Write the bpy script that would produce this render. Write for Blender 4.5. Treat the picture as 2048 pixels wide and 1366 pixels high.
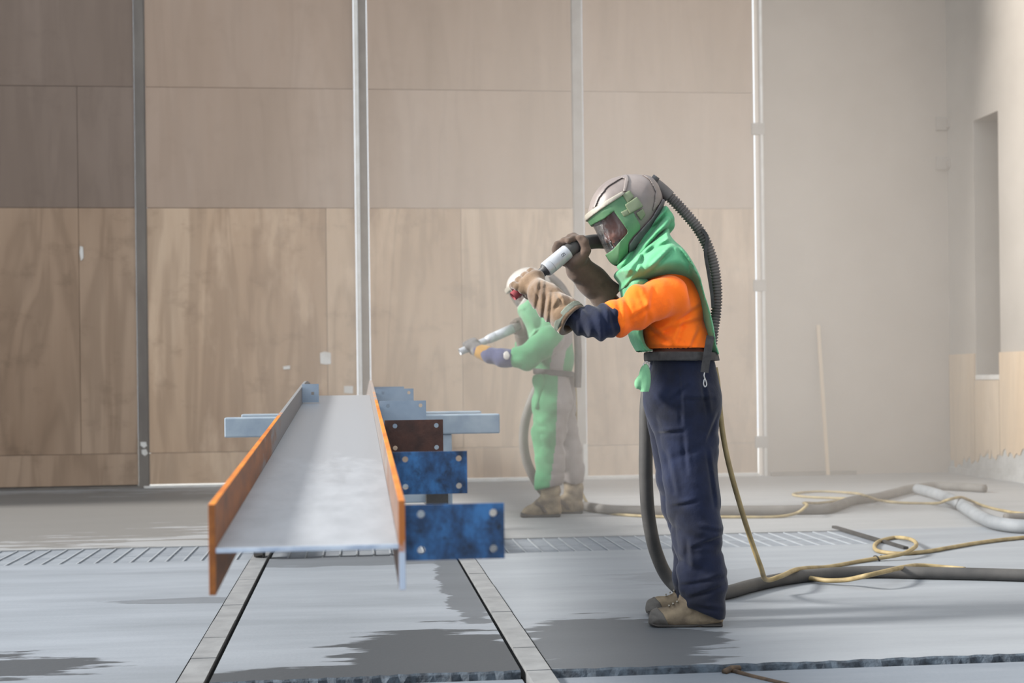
import bpy, bmesh, math, random
import numpy as np
from mathutils import Vector, Matrix

for o in list(bpy.data.objects):
    bpy.data.objects.remove(o, do_unlink=True)
SC = bpy.context.scene
COL = SC.collection
random.seed(7)

# ------------------------------------------------------------------ camera
F, CX, CY = 2844.4, 1024.0, 764.0          # 50 mm lens on a 2048 px wide frame, optical centre row
YAW, ROLL, CAMZ = math.radians(6.28), math.radians(0.7), 1.0
RIGHT = np.array([math.cos(YAW), -math.sin(YAW), 0.0])
FWD = np.array([math.sin(YAW), math.cos(YAW), 0.0])
UP = np.array([0.0, 0.0, 1.0])
CAM = np.array([0.0, 0.0, CAMZ])
CR = math.cos(ROLL) * RIGHT - math.sin(ROLL) * UP
CU = math.sin(ROLL) * RIGHT + math.cos(ROLL) * UP
cd = bpy.data.cameras.new('camera'); cam = bpy.data.objects.new('camera', cd); COL.objects.link(cam)
cd.sensor_width = 36.0; cd.lens = 50.0; cd.shift_y = (CY - 683.0) / 2048.0
cd.clip_end = 300
m = Matrix((( CR[0], CU[0], -FWD[0], CAM[0]), (CR[1], CU[1], -FWD[1], CAM[1]), (CR[2], CU[2], -FWD[2], CAM[2]), (0, 0, 0, 1)))
cam.matrix_world = m
cd.dof.use_dof = True; cd.dof.focus_distance = 5.85; cd.dof.aperture_fstop = 3.2
SC.camera = cam

# ------------------------------------------------------------------ sky, sun, exposure
world = bpy.data.worlds.new('overcast_sky'); SC.world = world; world.use_nodes = True
wn = world.node_tree; bg = wn.nodes['Background']
bg.inputs['Color'].default_value = (0.86, 0.93, 1.0, 1); bg.inputs['Strength'].default_value = 0.9
sd = bpy.data.lights.new('hazy_sun', 'SUN'); sun = bpy.data.objects.new('hazy_sun', sd); COL.objects.link(sun)
sd.energy = 4.6; sd.angle = math.radians(10); sd.color = (1.0, 0.96, 0.9)
sun_dir = Vector((0.90, 0.01, -0.50)).normalized()      # light travels to the right and down
sun.rotation_euler = sun_dir.to_track_quat('-Z', 'Y').to_euler()
sun.location = (-20, 4, 12)
SC.view_settings.view_transform = 'Standard'
try: SC.view_settings.look = 'None'
except Exception: pass
SC.view_settings.gamma = 1.0; SC.view_settings.use_curve_mapping = False
SC.view_settings.exposure = 0.68
SC.cycles.use_denoising = True
SC.cycles.max_bounces = 8; SC.cycles.volume_bounces = 1; SC.cycles.volume_step_rate = 3.0; SC.cycles.volume_max_steps = 48
SC.cycles.sample_clamp_indirect = 6.0

# ------------------------------------------------------------------ picture measurements -> places in the room
def ray(px, py):
    return FWD + (px - CX) / F * CR - (py - CY) / F * CU
def W(px, py, d):
    return CAM + d * ray(px, py)
def G(px, py, z=0.0):
    r = ray(px, py); return CAM + (z - CAMZ) / r[2] * r
def onY(px, py, Y):
    r = ray(px, py); return CAM + Y / r[1] * r
def onX(px, py, X):
    r = ray(px, py); return CAM + X / r[0] * r

# ------------------------------------------------------------------ objects
def link(name, data=None):
    o = bpy.data.objects.new(name, data); COL.objects.link(o); return o
def tag(o, label, cat=None, group=None, kind=None):
    if label: o['label'] = label
    if cat: o['category'] = cat
    if group: o['group'] = group
    if kind: o['kind'] = kind
    return o
def root(name, loc, label, cat, group=None):
    o = link(name); o.location = Vector(loc); o.empty_display_size = .1
    return tag(o, label, cat, group)
def mesh_obj(name, verts, faces, mat, parent=None, smooth=False, origin=None, mats=None, fmat=None):
    """verts in world coordinates; a child's coordinates become relative to its parent chain, a top mesh's to its own origin"""
    me = bpy.data.meshes.new(name)
    v = np.asarray(verts, dtype=float)
    off = np.zeros(3)
    p = parent
    while p is not None:
        off += np.array(p.location); p = p.parent
    if parent is None:
        if origin is None:
            origin = np.array([(v[:, 0].min() + v[:, 0].max()) / 2, (v[:, 1].min() + v[:, 1].max()) / 2, v[:, 2].min()])
        off = np.asarray(origin, float)
    me.from_pydata((v - off).tolist(), [], [list(map(int, f)) for f in faces] if not isinstance(faces, np.ndarray) else faces.tolist())
    if mats:
        for mm in mats: me.materials.append(mm)
        if fmat is not None: me.polygons.foreach_set('material_index', np.asarray(fmat, dtype=np.int32))
    else:
        me.materials.append(mat)
    if smooth: me.polygons.foreach_set('use_smooth', np.ones(len(me.polygons), dtype=bool))
    me.update()
    o = link(name, me)
    if parent is None: o.location = Vector(off)
    else: o.parent = parent
    return o
def structure(o, label=None):
    o['kind'] = 'structure'
    if label: o['label'] = label
    return o

class MB:
    def __init__(s): s.v = []; s.f = []
    def add(s, v, f):
        b = len(s.v); s.v += [list(map(float, p)) for p in v]; s.f += [[b + i for i in q] for q in f]
    def box(s, x0, x1, y0, y1, z0, z1):
        v = [(x, y, z) for z in (z0, z1) for y in (y0, y1) for x in (x0, x1)]
        s.add(v, [(0, 2, 3, 1), (4, 5, 7, 6), (0, 1, 5, 4), (2, 6, 7, 3), (0, 4, 6, 2), (1, 3, 7, 5)]); return s
    def bevel_box(s, x0, x1, y0, y1, z0, z1, b):
        bm = bmesh.new(); bmesh.ops.create_cube(bm, size=1)
        for v in bm.verts:
            v.co = Vector(((x0 + x1) / 2 + v.co.x * (x1 - x0), (y0 + y1) / 2 + v.co.y * (y1 - y0), (z0 + z1) / 2 + v.co.z * (z1 - z0)))
        bmesh.ops.bevel(bm, geom=bm.edges[:], offset=b, segments=2, affect='EDGES', profile=.5)
        bm.verts.index_update()
        s.add([v.co[:] for v in bm.verts], [[v.index for v in f.verts] for f in bm.faces]); bm.free(); return s
    def bar(s, a, b, w, h, up=(0, 0, 1)):
        """square bar from a to b, w across and h along 'up'"""
        a = np.asarray(a, float); b = np.asarray(b, float); t = (b - a) / np.linalg.norm(b - a)
        x = np.cross(t, np.asarray(up, float)); x /= np.linalg.norm(x); y = np.cross(x, t)
        v = [p + i * w / 2 * x + j * h / 2 * y for p in (a, b) for i, j in ((-1, -1), (1, -1), (1, 1), (-1, 1))]
        s.add(v, [(0, 1, 2, 3), (7, 6, 5, 4), (0, 4, 5, 1), (1, 5, 6, 2), (2, 6, 7, 3), (3, 7, 4, 0)]); return s
    def obj(s, name, mat, parent=None, smooth=False, origin=None):
        return mesh_obj(name, s.v, s.f, mat, parent, smooth, origin)

def catmull(pts, n=12, closed=False):
    P = [np.asarray(p, float) for p in pts]; out = []
    N = len(P); last = N if closed else N - 1
    for i in range(last):
        if closed: p0, p1, p2, p3 = P[i - 1], P[i], P[(i + 1) % N], P[(i + 2) % N]
        else:
            p1, p2 = P[i], P[i + 1]
            p0 = P[i - 1] if i > 0 else 2 * p1 - p2
            p3 = P[i + 2] if i + 2 < N else 2 * p2 - p1
        # centripetal knots keep unevenly spaced points from overshooting
        t01 = max(np.linalg.norm(p1 - p0), 1e-6) ** .5; t12 = max(np.linalg.norm(p2 - p1), 1e-6) ** .5; t23 = max(np.linalg.norm(p3 - p2), 1e-6) ** .5
        m1 = (p2 - p1) + t12 * ((p1 - p0) / t01 - (p2 - p0) / (t01 + t12))
        m2 = (p2 - p1) + t12 * ((p3 - p2) / t23 - (p3 - p1) / (t12 + t23))
        for k in range(n):
            t = k / n
            out.append((2 * t**3 - 3 * t**2 + 1) * p1 + (t**3 - 2 * t**2 + t) * m1 + (-2 * t**3 + 3 * t**2) * p2 + (t**3 - t**2) * m2)
    if not closed: out.append(P[-1])
    return np.array(out)

def tube_mesh(path, r, seg=14, cap=True):
    """path Nx3, r scalar or N radii -> verts, faces (parallel-transport frame)"""
    path = np.asarray(path, float); N = len(path)
    rr = np.full(N, r, float) if np.isscalar(r) else np.asarray(r, float)
    T = np.gradient(path, axis=0); T /= np.linalg.norm(T, axis=1)[:, None] + 1e-12
    u = np.cross(T[0], [0, 0, 1.0])
    if np.linalg.norm(u) < 1e-3: u = np.cross(T[0], [1.0, 0, 0])
    u /= np.linalg.norm(u); V = []
    ang = np.linspace(0, 2 * math.pi, seg, endpoint=False)
    for i in range(N):
        u = u - T[i] * np.dot(u, T[i]); u /= np.linalg.norm(u); w = np.cross(T[i], u)
        V += list(path[i] + rr[i] * (np.cos(ang)[:, None] * u + np.sin(ang)[:, None] * w))
    Fc = []
    for i in range(N - 1):
        for k in range(seg):
            a = i * seg + k; b = i * seg + (k + 1) % seg
            Fc.append((a, b, b + seg, a + seg))
    if cap:
        Fc.append(tuple(range(seg - 1, -1, -1))); Fc.append(tuple((N - 1) * seg + k for k in range(seg)))
    return V, Fc

def revolve(axis_a, axis_b, profile, seg=32):
    """profile: list of (t along a->b in metres, radius); open tube unless radii reach 0"""
    a = np.asarray(axis_a, float); b = np.asarray(axis_b, float); t = (b - a) / np.linalg.norm(b - a)
    u = np.cross(t, [0, 0, 1.0]); 
    if np.linalg.norm(u) < 1e-3: u = np.array([1.0, 0, 0])
    u /= np.linalg.norm(u); w = np.cross(t, u); ang = np.linspace(0, 2 * math.pi, seg, endpoint=False)
    V = []; Fc = []
    for s, r in profile:
        V += list(a + t * s + max(r, 1e-4) * (np.cos(ang)[:, None] * u + np.sin(ang)[:, None] * w))
    for i in range(len(profile) - 1):
        for k in range(seg):
            p = i * seg + k; q = i * seg + (k + 1) % seg
            Fc.append((p, q, q + seg, p + seg))
    return V, Fc

def cellwall(A, B, holes, mapf):
    """slab made of the cells of the breaks A x B without the hole cells; mapf(a, b, side) -> point; faces only where they show"""
    na, nb = len(A) - 1, len(B) - 1; V = []; idx = {}; Fc = []
    def vid(i, j, k):
        if (i, j, k) not in idx: idx[(i, j, k)] = len(V); V.append(mapf(A[i], B[j], k))
        return idx[(i, j, k)]
    fill = lambda i, j: 0 <= i < na and 0 <= j < nb and (i, j) not in holes
    for i in range(na):
        for j in range(nb):
            if not fill(i, j): continue
            Fc.append([vid(i, j, 0), vid(i + 1, j, 0), vid(i + 1, j + 1, 0), vid(i, j + 1, 0)])
            Fc.append([vid(i, j, 1), vid(i, j + 1, 1), vid(i + 1, j + 1, 1), vid(i + 1, j, 1)])
            for (di, dj, e) in ((-1, 0, ((i, j), (i, j + 1))), (1, 0, ((i + 1, j + 1), (i + 1, j))), (0, -1, ((i + 1, j), (i, j))), (0, 1, ((i, j + 1), (i + 1, j + 1)))):
                if not fill(i + di, j + dj):
                    (p, q), (r_, s_) = e
                    Fc.append([vid(p, q, 0), vid(r_, s_, 0), vid(r_, s_, 1), vid(p, q, 1)])
    return V, Fc

# ------------------------------------------------------------------ materials
def nodes(name):
    mt = bpy.data.materials.new(name); mt.use_nodes = True; nt = mt.node_tree
    return mt, nt, nt.nodes['Principled BSDF']
def N(nt, typ, **kw):
    n = nt.nodes.new(typ)
    for k, v in kw.items():
        if k.startswith('i_'): n.inputs[k[2:].replace('_', ' ')].default_value = v
        else: setattr(n, k, v)
    return n
def mixc(nt, fac, a, b, blend='MIX'):
    n = nt.nodes.new('ShaderNodeMix'); n.data_type = 'RGBA'; n.blend_type = blend
    for i, val in ((0, fac), (6, a), (7, b)):
        if isinstance(val, bpy.types.NodeSocket): nt.links.new(val, n.inputs[i])
        elif isinstance(val, (int, float)): n.inputs[i].default_value = val
        else: n.inputs[i].default_value = (*val, 1)
    return n.outputs[2]
def ramp(nt, src, stops):
    n = nt.nodes.new('ShaderNodeValToRGB'); cr = n.color_ramp
    while len(cr.elements) < len(stops): cr.elements.new(.5)
    for e, (p, c) in zip(cr.elements, stops):
        e.position = p; e.color = (*c, 1) if isinstance(c, tuple) else (c, c, c, 1)
    nt.links.new(src, n.inputs[0]); return n.outputs[0]
def math_(nt, op, a, b=None, clamp=False):
    n = nt.nodes.new('ShaderNodeMath'); n.operation = op; n.use_clamp = clamp
    for i, val in enumerate((a, b)):
        if val is None: continue
        if isinstance(val, bpy.types.NodeSocket): nt.links.new(val, n.inputs[i])
        else: n.inputs[i].default_value = val
    return n.outputs[0]
def place_coord(nt, scale=(1, 1, 1)):
    g = nt.nodes.new('ShaderNodeNewGeometry'); mp = nt.nodes.new('ShaderNodeMapping')
    nt.links.new(g.outputs['Position'], mp.inputs[0]); mp.inputs['Scale'].default_value = scale
    return mp.outputs[0]
def noise(nt, vec, scale, detail=4, rough=.55, dist=0):
    n = nt.nodes.new('ShaderNodeTexNoise'); nt.links.new(vec, n.inputs['Vector'])
    n.inputs['Scale'].default_value = scale; n.inputs['Detail'].default_value = detail
    n.inputs['Roughness'].default_value = rough; n.inputs['Distortion'].default_value = dist
    return n.outputs[0]
def bump(nt, bsdf, height, strength, dist=.01, under=None):
    b = nt.nodes.new('ShaderNodeBump'); b.inputs['Strength'].default_value = strength; b.inputs['Distance'].default_value = dist
    nt.links.new(height, b.inputs['Height'])
    if under is not None: nt.links.new(under, b.inputs['Normal'])
    nt.links.new(b.outputs[0], bsdf.inputs['Normal']); return b.outputs[0]
def M(name, c1, c2=None, scale=6.0, rough=.7, metal=0.0, bmp=0.0, bscale=60.0, stretch=(1, 1, 1), lo=.35, hi=.65, detail=5, bdist=.004, spec=.5, sheen=0):
    """two-tone mottled material with a fine relief"""
    mt, nt, b = nodes(name)
    b.inputs['Roughness'].default_value = rough; b.inputs['Metallic'].default_value = metal
    b.inputs['Specular IOR Level'].default_value = spec
    if sheen: b.inputs['Sheen Weight'].default_value = sheen
    if c2 is None: b.inputs['Base Color'].default_value = (*c1, 1)
    else:
        n = noise(nt, place_coord(nt, stretch), scale, detail)
        f = ramp(nt, n, [(lo, 0.0), (hi, 1.0)])
        nt.links.new(mixc(nt, f, c1, c2), b.inputs['Base Color'])
    if bmp: bump(nt, b, noise(nt, place_coord(nt, stretch), bscale, 4), bmp, bdist)
    return mt
def srgb(r, g, b):
    f = lambda c: (c / 255 / 12.92) if c / 255 <= .04045 else ((c / 255 + .055) / 1.055) ** 2.4
    return (f(r) * ALB, f(g) * ALB, f(b) * ALB)
ALB = .8            # colours below were read off the lit photograph; this turns them into surface colours
# ------------------------------------------------------------------ room materials
YW = 14.3          # face of the back doors
XR, XL = 6.19, -5.6
def plywood(name, c_lo, c_mid, c_hi, grain=1.0, knots=0.0, seed=0.0):
    mt, nt, b = nodes(name)
    pos = place_coord(nt, (1.0, 1.0, .13))
    off = nt.nodes.new('ShaderNodeVectorMath'); off.operation = 'ADD'; nt.links.new(pos, off.inputs[0])
    oi = nt.nodes.new('ShaderNodeObjectInfo'); sc = nt.nodes.new('ShaderNodeVectorMath'); sc.operation = 'SCALE'
    cmb = nt.nodes.new('ShaderNodeCombineXYZ'); nt.links.new(oi.outputs['Random'], cmb.inputs[0]); nt.links.new(oi.outputs['Random'], cmb.inputs[2])
    nt.links.new(cmb.outputs[0], sc.inputs[0]); sc.inputs['Scale'].default_value = 7.0
    nt.links.new(sc.outputs[0], off.inputs[1]); v = off.outputs[0]
    warp = noise(nt, v, 2.3, 3, .6, 0.6)
    rings = math_(nt, 'MULTIPLY', warp, 30.0)
    rings = math_(nt, 'SINE', rings)
    rings = math_(nt, 'MULTIPLY', math_(nt, 'ADD', rings, 1.0), .5)
    big = noise(nt, v, 1.1, 4, .6)
    fine = noise(nt, place_coord(nt, (60, 60, 2.5)), 1.0, 3)
    col = ramp(nt, big, [(.3, c_lo), (.5, c_mid), (.72, c_hi)])
    col = mixc(nt, math_(nt, 'MULTIPLY', math_(nt, 'POWER', rings, 2.2), .36 * grain), col, tuple(c * .62 for c in c_lo))
    col = mixc(nt, math_(nt, 'MULTIPLY', fine, .22 * grain), col, tuple(c * .7 for c in c_lo))
    # scattered dark weather spots
    spot = ramp(nt, noise(nt, place_coord(nt, (1, 1, 1.4)), 3.1, 5, .65), [(.56, 0.0), (.72, 1.0)])
    col = mixc(nt, math_(nt, 'MULTIPLY', spot, .34 * grain), col, tuple(c * .5 for c in c_lo))
    pale = ramp(nt, noise(nt, place_coord(nt, (1.3, 1.3, .5)), 1.7, 5, .6), [(.56, 0.0), (.75, 1.0)])
    col = mixc(nt, math_(nt, 'MULTIPLY', pale, .35 * grain), col, tuple(min(1, c * 1.45) for c in c_hi))
    nt.links.new(col, b.inputs['Base Color']); b.inputs['Roughness'].default_value = .8; b.inputs['Specular IOR Level'].default_value = .25
    bump(nt, b, fine, .15, .003)
    return mt
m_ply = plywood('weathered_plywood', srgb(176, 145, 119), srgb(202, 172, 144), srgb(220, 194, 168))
m_ply_dk = plywood('shade_tinted_plywood', srgb(156, 130, 108), srgb(177, 151, 128), srgb(198, 173, 150))  # the left corner's shade is put into this plywood colour
m_ply_dk_up = plywood('shade_tinted_upper_plywood', srgb(130, 113, 101), srgb(138, 121, 109), srgb(150, 133, 121), grain=.35)  # upper sheets of the same leaf, corner shade painted in
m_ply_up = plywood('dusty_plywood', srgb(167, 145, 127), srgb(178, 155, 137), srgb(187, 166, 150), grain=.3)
m_ply_light = plywood('pale_plywood', srgb(196, 168, 138), srgb(206, 180, 150), srgb(216, 194, 168), grain=.4)
m_post = M('grimy_steel_post', srgb(104, 96, 90), srgb(122, 114, 106), 5, .6, .1, stretch=(1, 1, .3))
m_post_l = M('dusty_grey_post', srgb(158, 150, 143), srgb(172, 165, 158), 5, .65)
m_post_m = M('shade_tinted_grey_post', srgb(124, 116, 109), srgb(138, 130, 122), 5, .65)  # darkened so the shade beside the white strip sits in the colour
m_white = M('white_trim_and_leaked_light', srgb(214, 209, 202), srgb(228, 225, 220), 9, .6)
m_concrete_w = M('smooth_grey_render', srgb(160, 148, 137), srgb(170, 158, 147), 1.6, .85, bmp=.25, bscale=40, lo=.3, hi=.7)
m_render = M('pale_cement_render', srgb(160, 152, 143), srgb(172, 164, 155), 1.9, .85, bmp=.25, bscale=30, lo=.3, hi=.7)
m_rough_conc = M('rough_blasted_concrete', srgb(172, 171, 168), srgb(192, 191, 188), 7, .9, bmp=.6, bscale=22, bdist=.02)
m_shutter = M('grey_shutter', srgb(150, 140, 131), srgb(160, 150, 141), 3, .7)
m_ceiling = M('dull_sheet_ceiling', srgb(120, 112, 104), srgb(134, 126, 118), 2, .8)
m_dark = M('dark_grime', srgb(42, 41, 41), srgb(62, 61, 60), 12, .85)
m_outside = M('sunlit_outside_concrete', srgb(222, 220, 214), srgb(230, 228, 224), 2, .9)

m_edge_dark = M('chipped_dark_slab_edge', srgb(38, 46, 56), srgb(82, 94, 106), 24, .8, bmp=.6, bscale=60, bdist=.01)
# floor: dusted concrete with bare damp patches and other darker areas that have ragged, wind-drawn edges
def floor_mat(name, base1, base2, dark, patches, gain=1.0):
    mt, nt, b = nodes(name)
    pos = place_coord(nt)
    streak = noise(nt, place_coord(nt, (.5, 2.6, 1)), 1.5, 6, .6)
    col = ramp(nt, streak, [(.3, base1), (.7, base2)])
    fine = noise(nt, place_coord(nt, (1, 1, 1)), 55, 3)
    col = mixc(nt, math_(nt, 'MULTIPLY', fine, .16), col, tuple(c * .72 for c in base1))
    sx = nt.nodes.new('ShaderNodeSeparateXYZ'); nt.links.new(pos, sx.inputs[0])
    edge = noise(nt, place_coord(nt, (.55, 3.6, 1)), 2.2, 6, .62)
    edge2 = noise(nt, place_coord(nt, (1.2, 2.0, 1)), 5.0, 4, .6)
    total = None
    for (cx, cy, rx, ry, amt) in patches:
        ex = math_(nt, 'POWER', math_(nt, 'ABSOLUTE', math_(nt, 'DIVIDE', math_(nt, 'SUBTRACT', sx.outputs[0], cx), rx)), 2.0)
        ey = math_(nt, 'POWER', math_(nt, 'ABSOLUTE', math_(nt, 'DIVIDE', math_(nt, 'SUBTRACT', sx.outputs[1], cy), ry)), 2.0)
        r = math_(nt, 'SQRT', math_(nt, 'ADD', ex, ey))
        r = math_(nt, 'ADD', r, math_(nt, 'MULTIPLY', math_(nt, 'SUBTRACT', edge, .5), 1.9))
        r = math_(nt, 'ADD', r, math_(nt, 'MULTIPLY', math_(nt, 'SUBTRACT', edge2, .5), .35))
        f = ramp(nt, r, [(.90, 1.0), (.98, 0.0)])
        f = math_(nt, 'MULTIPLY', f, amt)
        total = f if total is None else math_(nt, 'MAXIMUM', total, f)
    rough = .62
    b.inputs['Roughness'].default_value = rough; b.inputs['Specular IOR Level'].default_value = .35
    if total is not None:
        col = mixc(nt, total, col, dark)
    nt.links.new(col, b.inputs['Base Color'])
    bump(nt, b, fine, .25, .003)
    return mt
FL1, FL2, FLD = srgb(132, 138, 145), srgb(154, 160, 168), srgb(74, 77, 81)
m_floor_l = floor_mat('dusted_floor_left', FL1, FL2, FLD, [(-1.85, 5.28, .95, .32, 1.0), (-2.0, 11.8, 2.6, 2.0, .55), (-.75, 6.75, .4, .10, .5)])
m_floor_m = floor_mat('dusted_floor_between_rails', FL1, FL2, FLD, [(.32, 5.25, .42, .62, 1.0), (.0, 4.95, .75, .16, 1.0), (.50, 7.0, .10, 1.3, .7), (0, 8.1, 1.0, .22, .6)])  # last patch darkens the floor just before the trolley
m_floor_r = floor_mat('dusted_floor_right', srgb(140, 145, 151), srgb(158, 163, 169), FLD, [(.95, 5.35, .42, .6, .8), (2.2, 7.0, 1.0, .35, .22)])
m_floor_b = floor_mat('dusted_floor_back', srgb(150, 151, 152), srgb(166, 167, 168), srgb(112, 109, 105), [(-2.6, 11.6, 2.4, 2.6, .8)])  # one broad darker area on the left
m_floor_f = floor_mat('near_floor', srgb(118, 126, 136), srgb(140, 147, 156), srgb(70, 75, 82), [(-.2, 4.55, 1.2, .3, 1.0)])
m_rail = M('dusted_rail_plate', srgb(138, 140, 142), srgb(156, 158, 160), 9, .55, .15, bmp=.2, bscale=80)
m_grate_bar = M('dusted_grate_bar', srgb(146, 151, 157), srgb(158, 163, 168), 9, .7)
m_grate_bed = M('dust_filled_trench', srgb(122, 128, 136), srgb(138, 144, 151), 5, .8)

# ------------------------------------------------------------------ floor: slabs, rails, drain
YS = 4.88                          # front edge of the raised slabs
GY0, GY1 = 8.28, 9.05              # drain
L0, L1, L2 = -.61, -.52, -.502     # left rail strip, then its groove
R0, R1, R2 = .557, .575, .66        # right groove, then its strip
floor = MB().box(-14, 12, -6, YW + .1, -.09, -.055).obj('floor', m_dark)
structure(floor, 'dusty grey blasting bay floor with rails and drain')
def slab(name, mat, x0, x1, y0, y1, z0, z1, wobble=0):
    if not wobble: return MB().box(x0, x1, y0, y1, z0, z1).obj(name, mat, floor)
    # ragged front edge
    n = int((x1 - x0) / .03); xs = np.linspace(x0, x1, n + 1); V = []; Fc = []
    for i, x in enumerate(xs):
        e = y0 + random.uniform(-.012, .012) + .01 * math.sin(x * 3.1)
        V += [(x, e - random.uniform(.008, .03), z0), (x, e, z1 - .006), (x, e + .012, z1), (x, y1, z1), (x, y1, z0)]
    for i in range(n):
        for k in range(4): Fc.append((5 * i + k, 5 * i + 5 + k, 5 * i + 6 + k, 5 * i + 1 + k))
    return mesh_obj(name, V, Fc, mat, floor, mats=[mat, m_edge_dark], fmat=[1 if i % 4 < 2 else 0 for i in range(len(Fc))])
XLF, XRF = -14, 12
slab('slab', m_floor_l, XLF, L0 - .006, YS, GY0, -.05, 0, 1)
slab('slab', m_floor_m, L2, R0, YS, GY0, -.05, 0, 1)
slab('slab', m_floor_r, R2 + .006, XRF, YS, GY0, -.05, 0, 1)
slab('slab', m_floor_f, XLF, L0 - .006, -6, YS - .03, -.05, -.021)
slab('slab', m_floor_f, L2, R0, -6, YS - .03, -.05, -.021)
slab('slab', m_floor_f, R2 + .006, XRF, -6, YS - .03, -.05, -.021)
slab('slab', m_floor_b, XLF, L0 - .006, GY1, YW + .1, -.05, 0)
slab('slab', m_floor_b, L2, R0, GY1, YW + .1, -.05, 0)
slab('slab', m_floor_b, R2 + .006, XRF, GY1, YW + .1, -.05, 0)
XG = 3.18                           # right end of the drain
slab('slab', m_floor_r, XG + .03, XRF, GY0, GY1, -.05, 0)
for x0, x1 in ((L0, L1), (R1, R2)):
    for k in range(26):             # rail plates laid end to end
        y0 = 3.2 + k * .42
        MB().box(x0, x1, y0, y0 + .414, -.05, .004 + random.uniform(-.0015, .0015)).obj('rail_plate', m_rail, floor)
structure(MB().box(-14, 14, YW + .1, YW + 14, -.06, -.01).obj('ground', m_outside), 'pale sunlit concrete outside the doors')

drain = root('drain_grate', (-.5, (GY0 + GY1) / 2, -.04), 'long dust-filled floor drain grating crossing the rails', 'grate')
for x0, x1 in ((-5.5, L0 - .008), (L2 + .002, R0 - .002), (R2 + .008, XG)):
    MB().box(x0, x1, GY0 + .004, GY1 - .004, -.04, -.008).obj('dust_bed', m_grate_bed, drain)
bar_me = None
x = -5.45
while x < XG - .02:
    if not (L0 - .02 < x < L2 + .02 or R0 - .02 < x < R2 + .02):
        if bar_me is None:
            o = MB().box(-.005, .005, -(GY1 - GY0) / 2 + .01, (GY1 - GY0) / 2 - .01, 0, .02).obj('grate_bar', m_grate_bar, origin=(0, 0, 0)); bar_me = o.data
            o.parent = drain
        else:
            o = link('grate_bar', bar_me); o.parent = drain
        o.location = (x - drain.location.x, 0, .018)
    x += .099
for y in (GY0 + .012, GY0 + .36, GY1 - .012):
    for x0, x1 in ((-5.5, L0 - .008), (L2 + .002, R0 - .002), (R2 + .008, XG)):
        MB().box(x0, x1, y - .006, y + .006, -.022, -.006).obj('long_bar', m_grate_bar, drain)
# dark angle iron at the drain's end
a, b_ = G(1668, 1056), G(1812, 1099)
MB().bar((a[0], a[1], .008), (b_[0], b_[1], .008), .03, .016).obj('end_angle', m_dark, drain)

# ------------------------------------------------------------------ back doors
def X_at(px, py=700): return onY(px, py, YW)[0]
def Z_at(px, py): return onY(px, py, YW)[2]
ZT = 6.9
def leaf(name, px0, px1, rows, vseams, label, bottom=.035, mats=(m_ply, m_ply_up)):
    """one door leaf: a frame behind and plywood sheets on its face"""
    x0, x1 = X_at(px0), X_at(px1)
    o = MB().box(x0 + .01, x1 - .01, YW + .022, YW + .07, bottom, ZT).obj(name, m_post)
    structure(o, label)
    for j in range(len(rows) - 1):
        z0, z1 = rows[j], rows[j + 1]
        cuts = [x0] + [X_at(p) for p in vseams.get(j, [])] + [x1]
        for i in range(len(cuts) - 1):
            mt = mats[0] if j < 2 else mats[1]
            y = YW + random.uniform(-.002, .002)
            MB().bevel_box(cuts[i] + .002, cuts[i + 1] - .002, y, YW + .022, z0 + (.002 if j else 0), z1 - .002, .0015).obj('plywood_sheet', mt, o)
    return o
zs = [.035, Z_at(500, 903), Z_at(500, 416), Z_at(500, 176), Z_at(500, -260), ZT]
leaf('door_1', -420, 274, zs, {1: [-80, 160], 2: [160]}, 'weathered plywood door leaf by the left corner, corner shade put in its colour', .02, (m_ply_dk, m_ply_dk_up))
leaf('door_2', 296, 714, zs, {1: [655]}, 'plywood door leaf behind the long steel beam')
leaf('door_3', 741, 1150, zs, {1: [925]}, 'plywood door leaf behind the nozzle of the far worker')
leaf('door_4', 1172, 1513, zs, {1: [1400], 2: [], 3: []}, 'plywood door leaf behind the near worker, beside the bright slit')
def post(name, px0, px1, mat, y0, y1, label, z0=0.0, parent=None):
    return structure(MB().bevel_box(X_at(px0), X_at(px1), YW + y0, YW + y1, z0, ZT, .004).obj(name, mat), label)
post('trim_1', 275, 295, m_post, -.02, .06, 'dark grimy steel channel between two plywood door leaves')
post('trim_2', 715, 722.5, m_white, -.05, .06, 'white door edge strip above the far end of the beam')
post('trim_3', 723, 740, m_post_m, -.005, .06, 'grey post beside the white door edge strip, shade put in its colour')
post('trim_4', 1151, 1171, m_post_l, -.01, .06, 'dusty grey post behind the near worker')
structure(MB().box(X_at(1164), X_at(1172), YW - .03, YW - .012, .0, Z_at(1168, 888)).obj('trim_5', m_white), 'short white strip at the foot of the grey post')
# right hand fixed wall beyond the slit
xs0, xs1 = X_at(1526), XR
wb = structure(MB().box(xs0, XR + .5, YW, YW + .2, 0, ZT).obj('wall_back', m_concrete_w), 'smooth grey rendered back wall beside the slit')
for py in (258, 571, 884):
    z = Z_at(1520, py)
    MB().bevel_box(X_at(1508), X_at(1534), YW - .015, YW + .03, z - .06, z + .06, .004).obj('hinge', m_post_l, wb)
MB().box(X_at(1526), X_at(1531), YW - .012, YW, 0, ZT).obj('edge_strip', m_white, wb)
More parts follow.
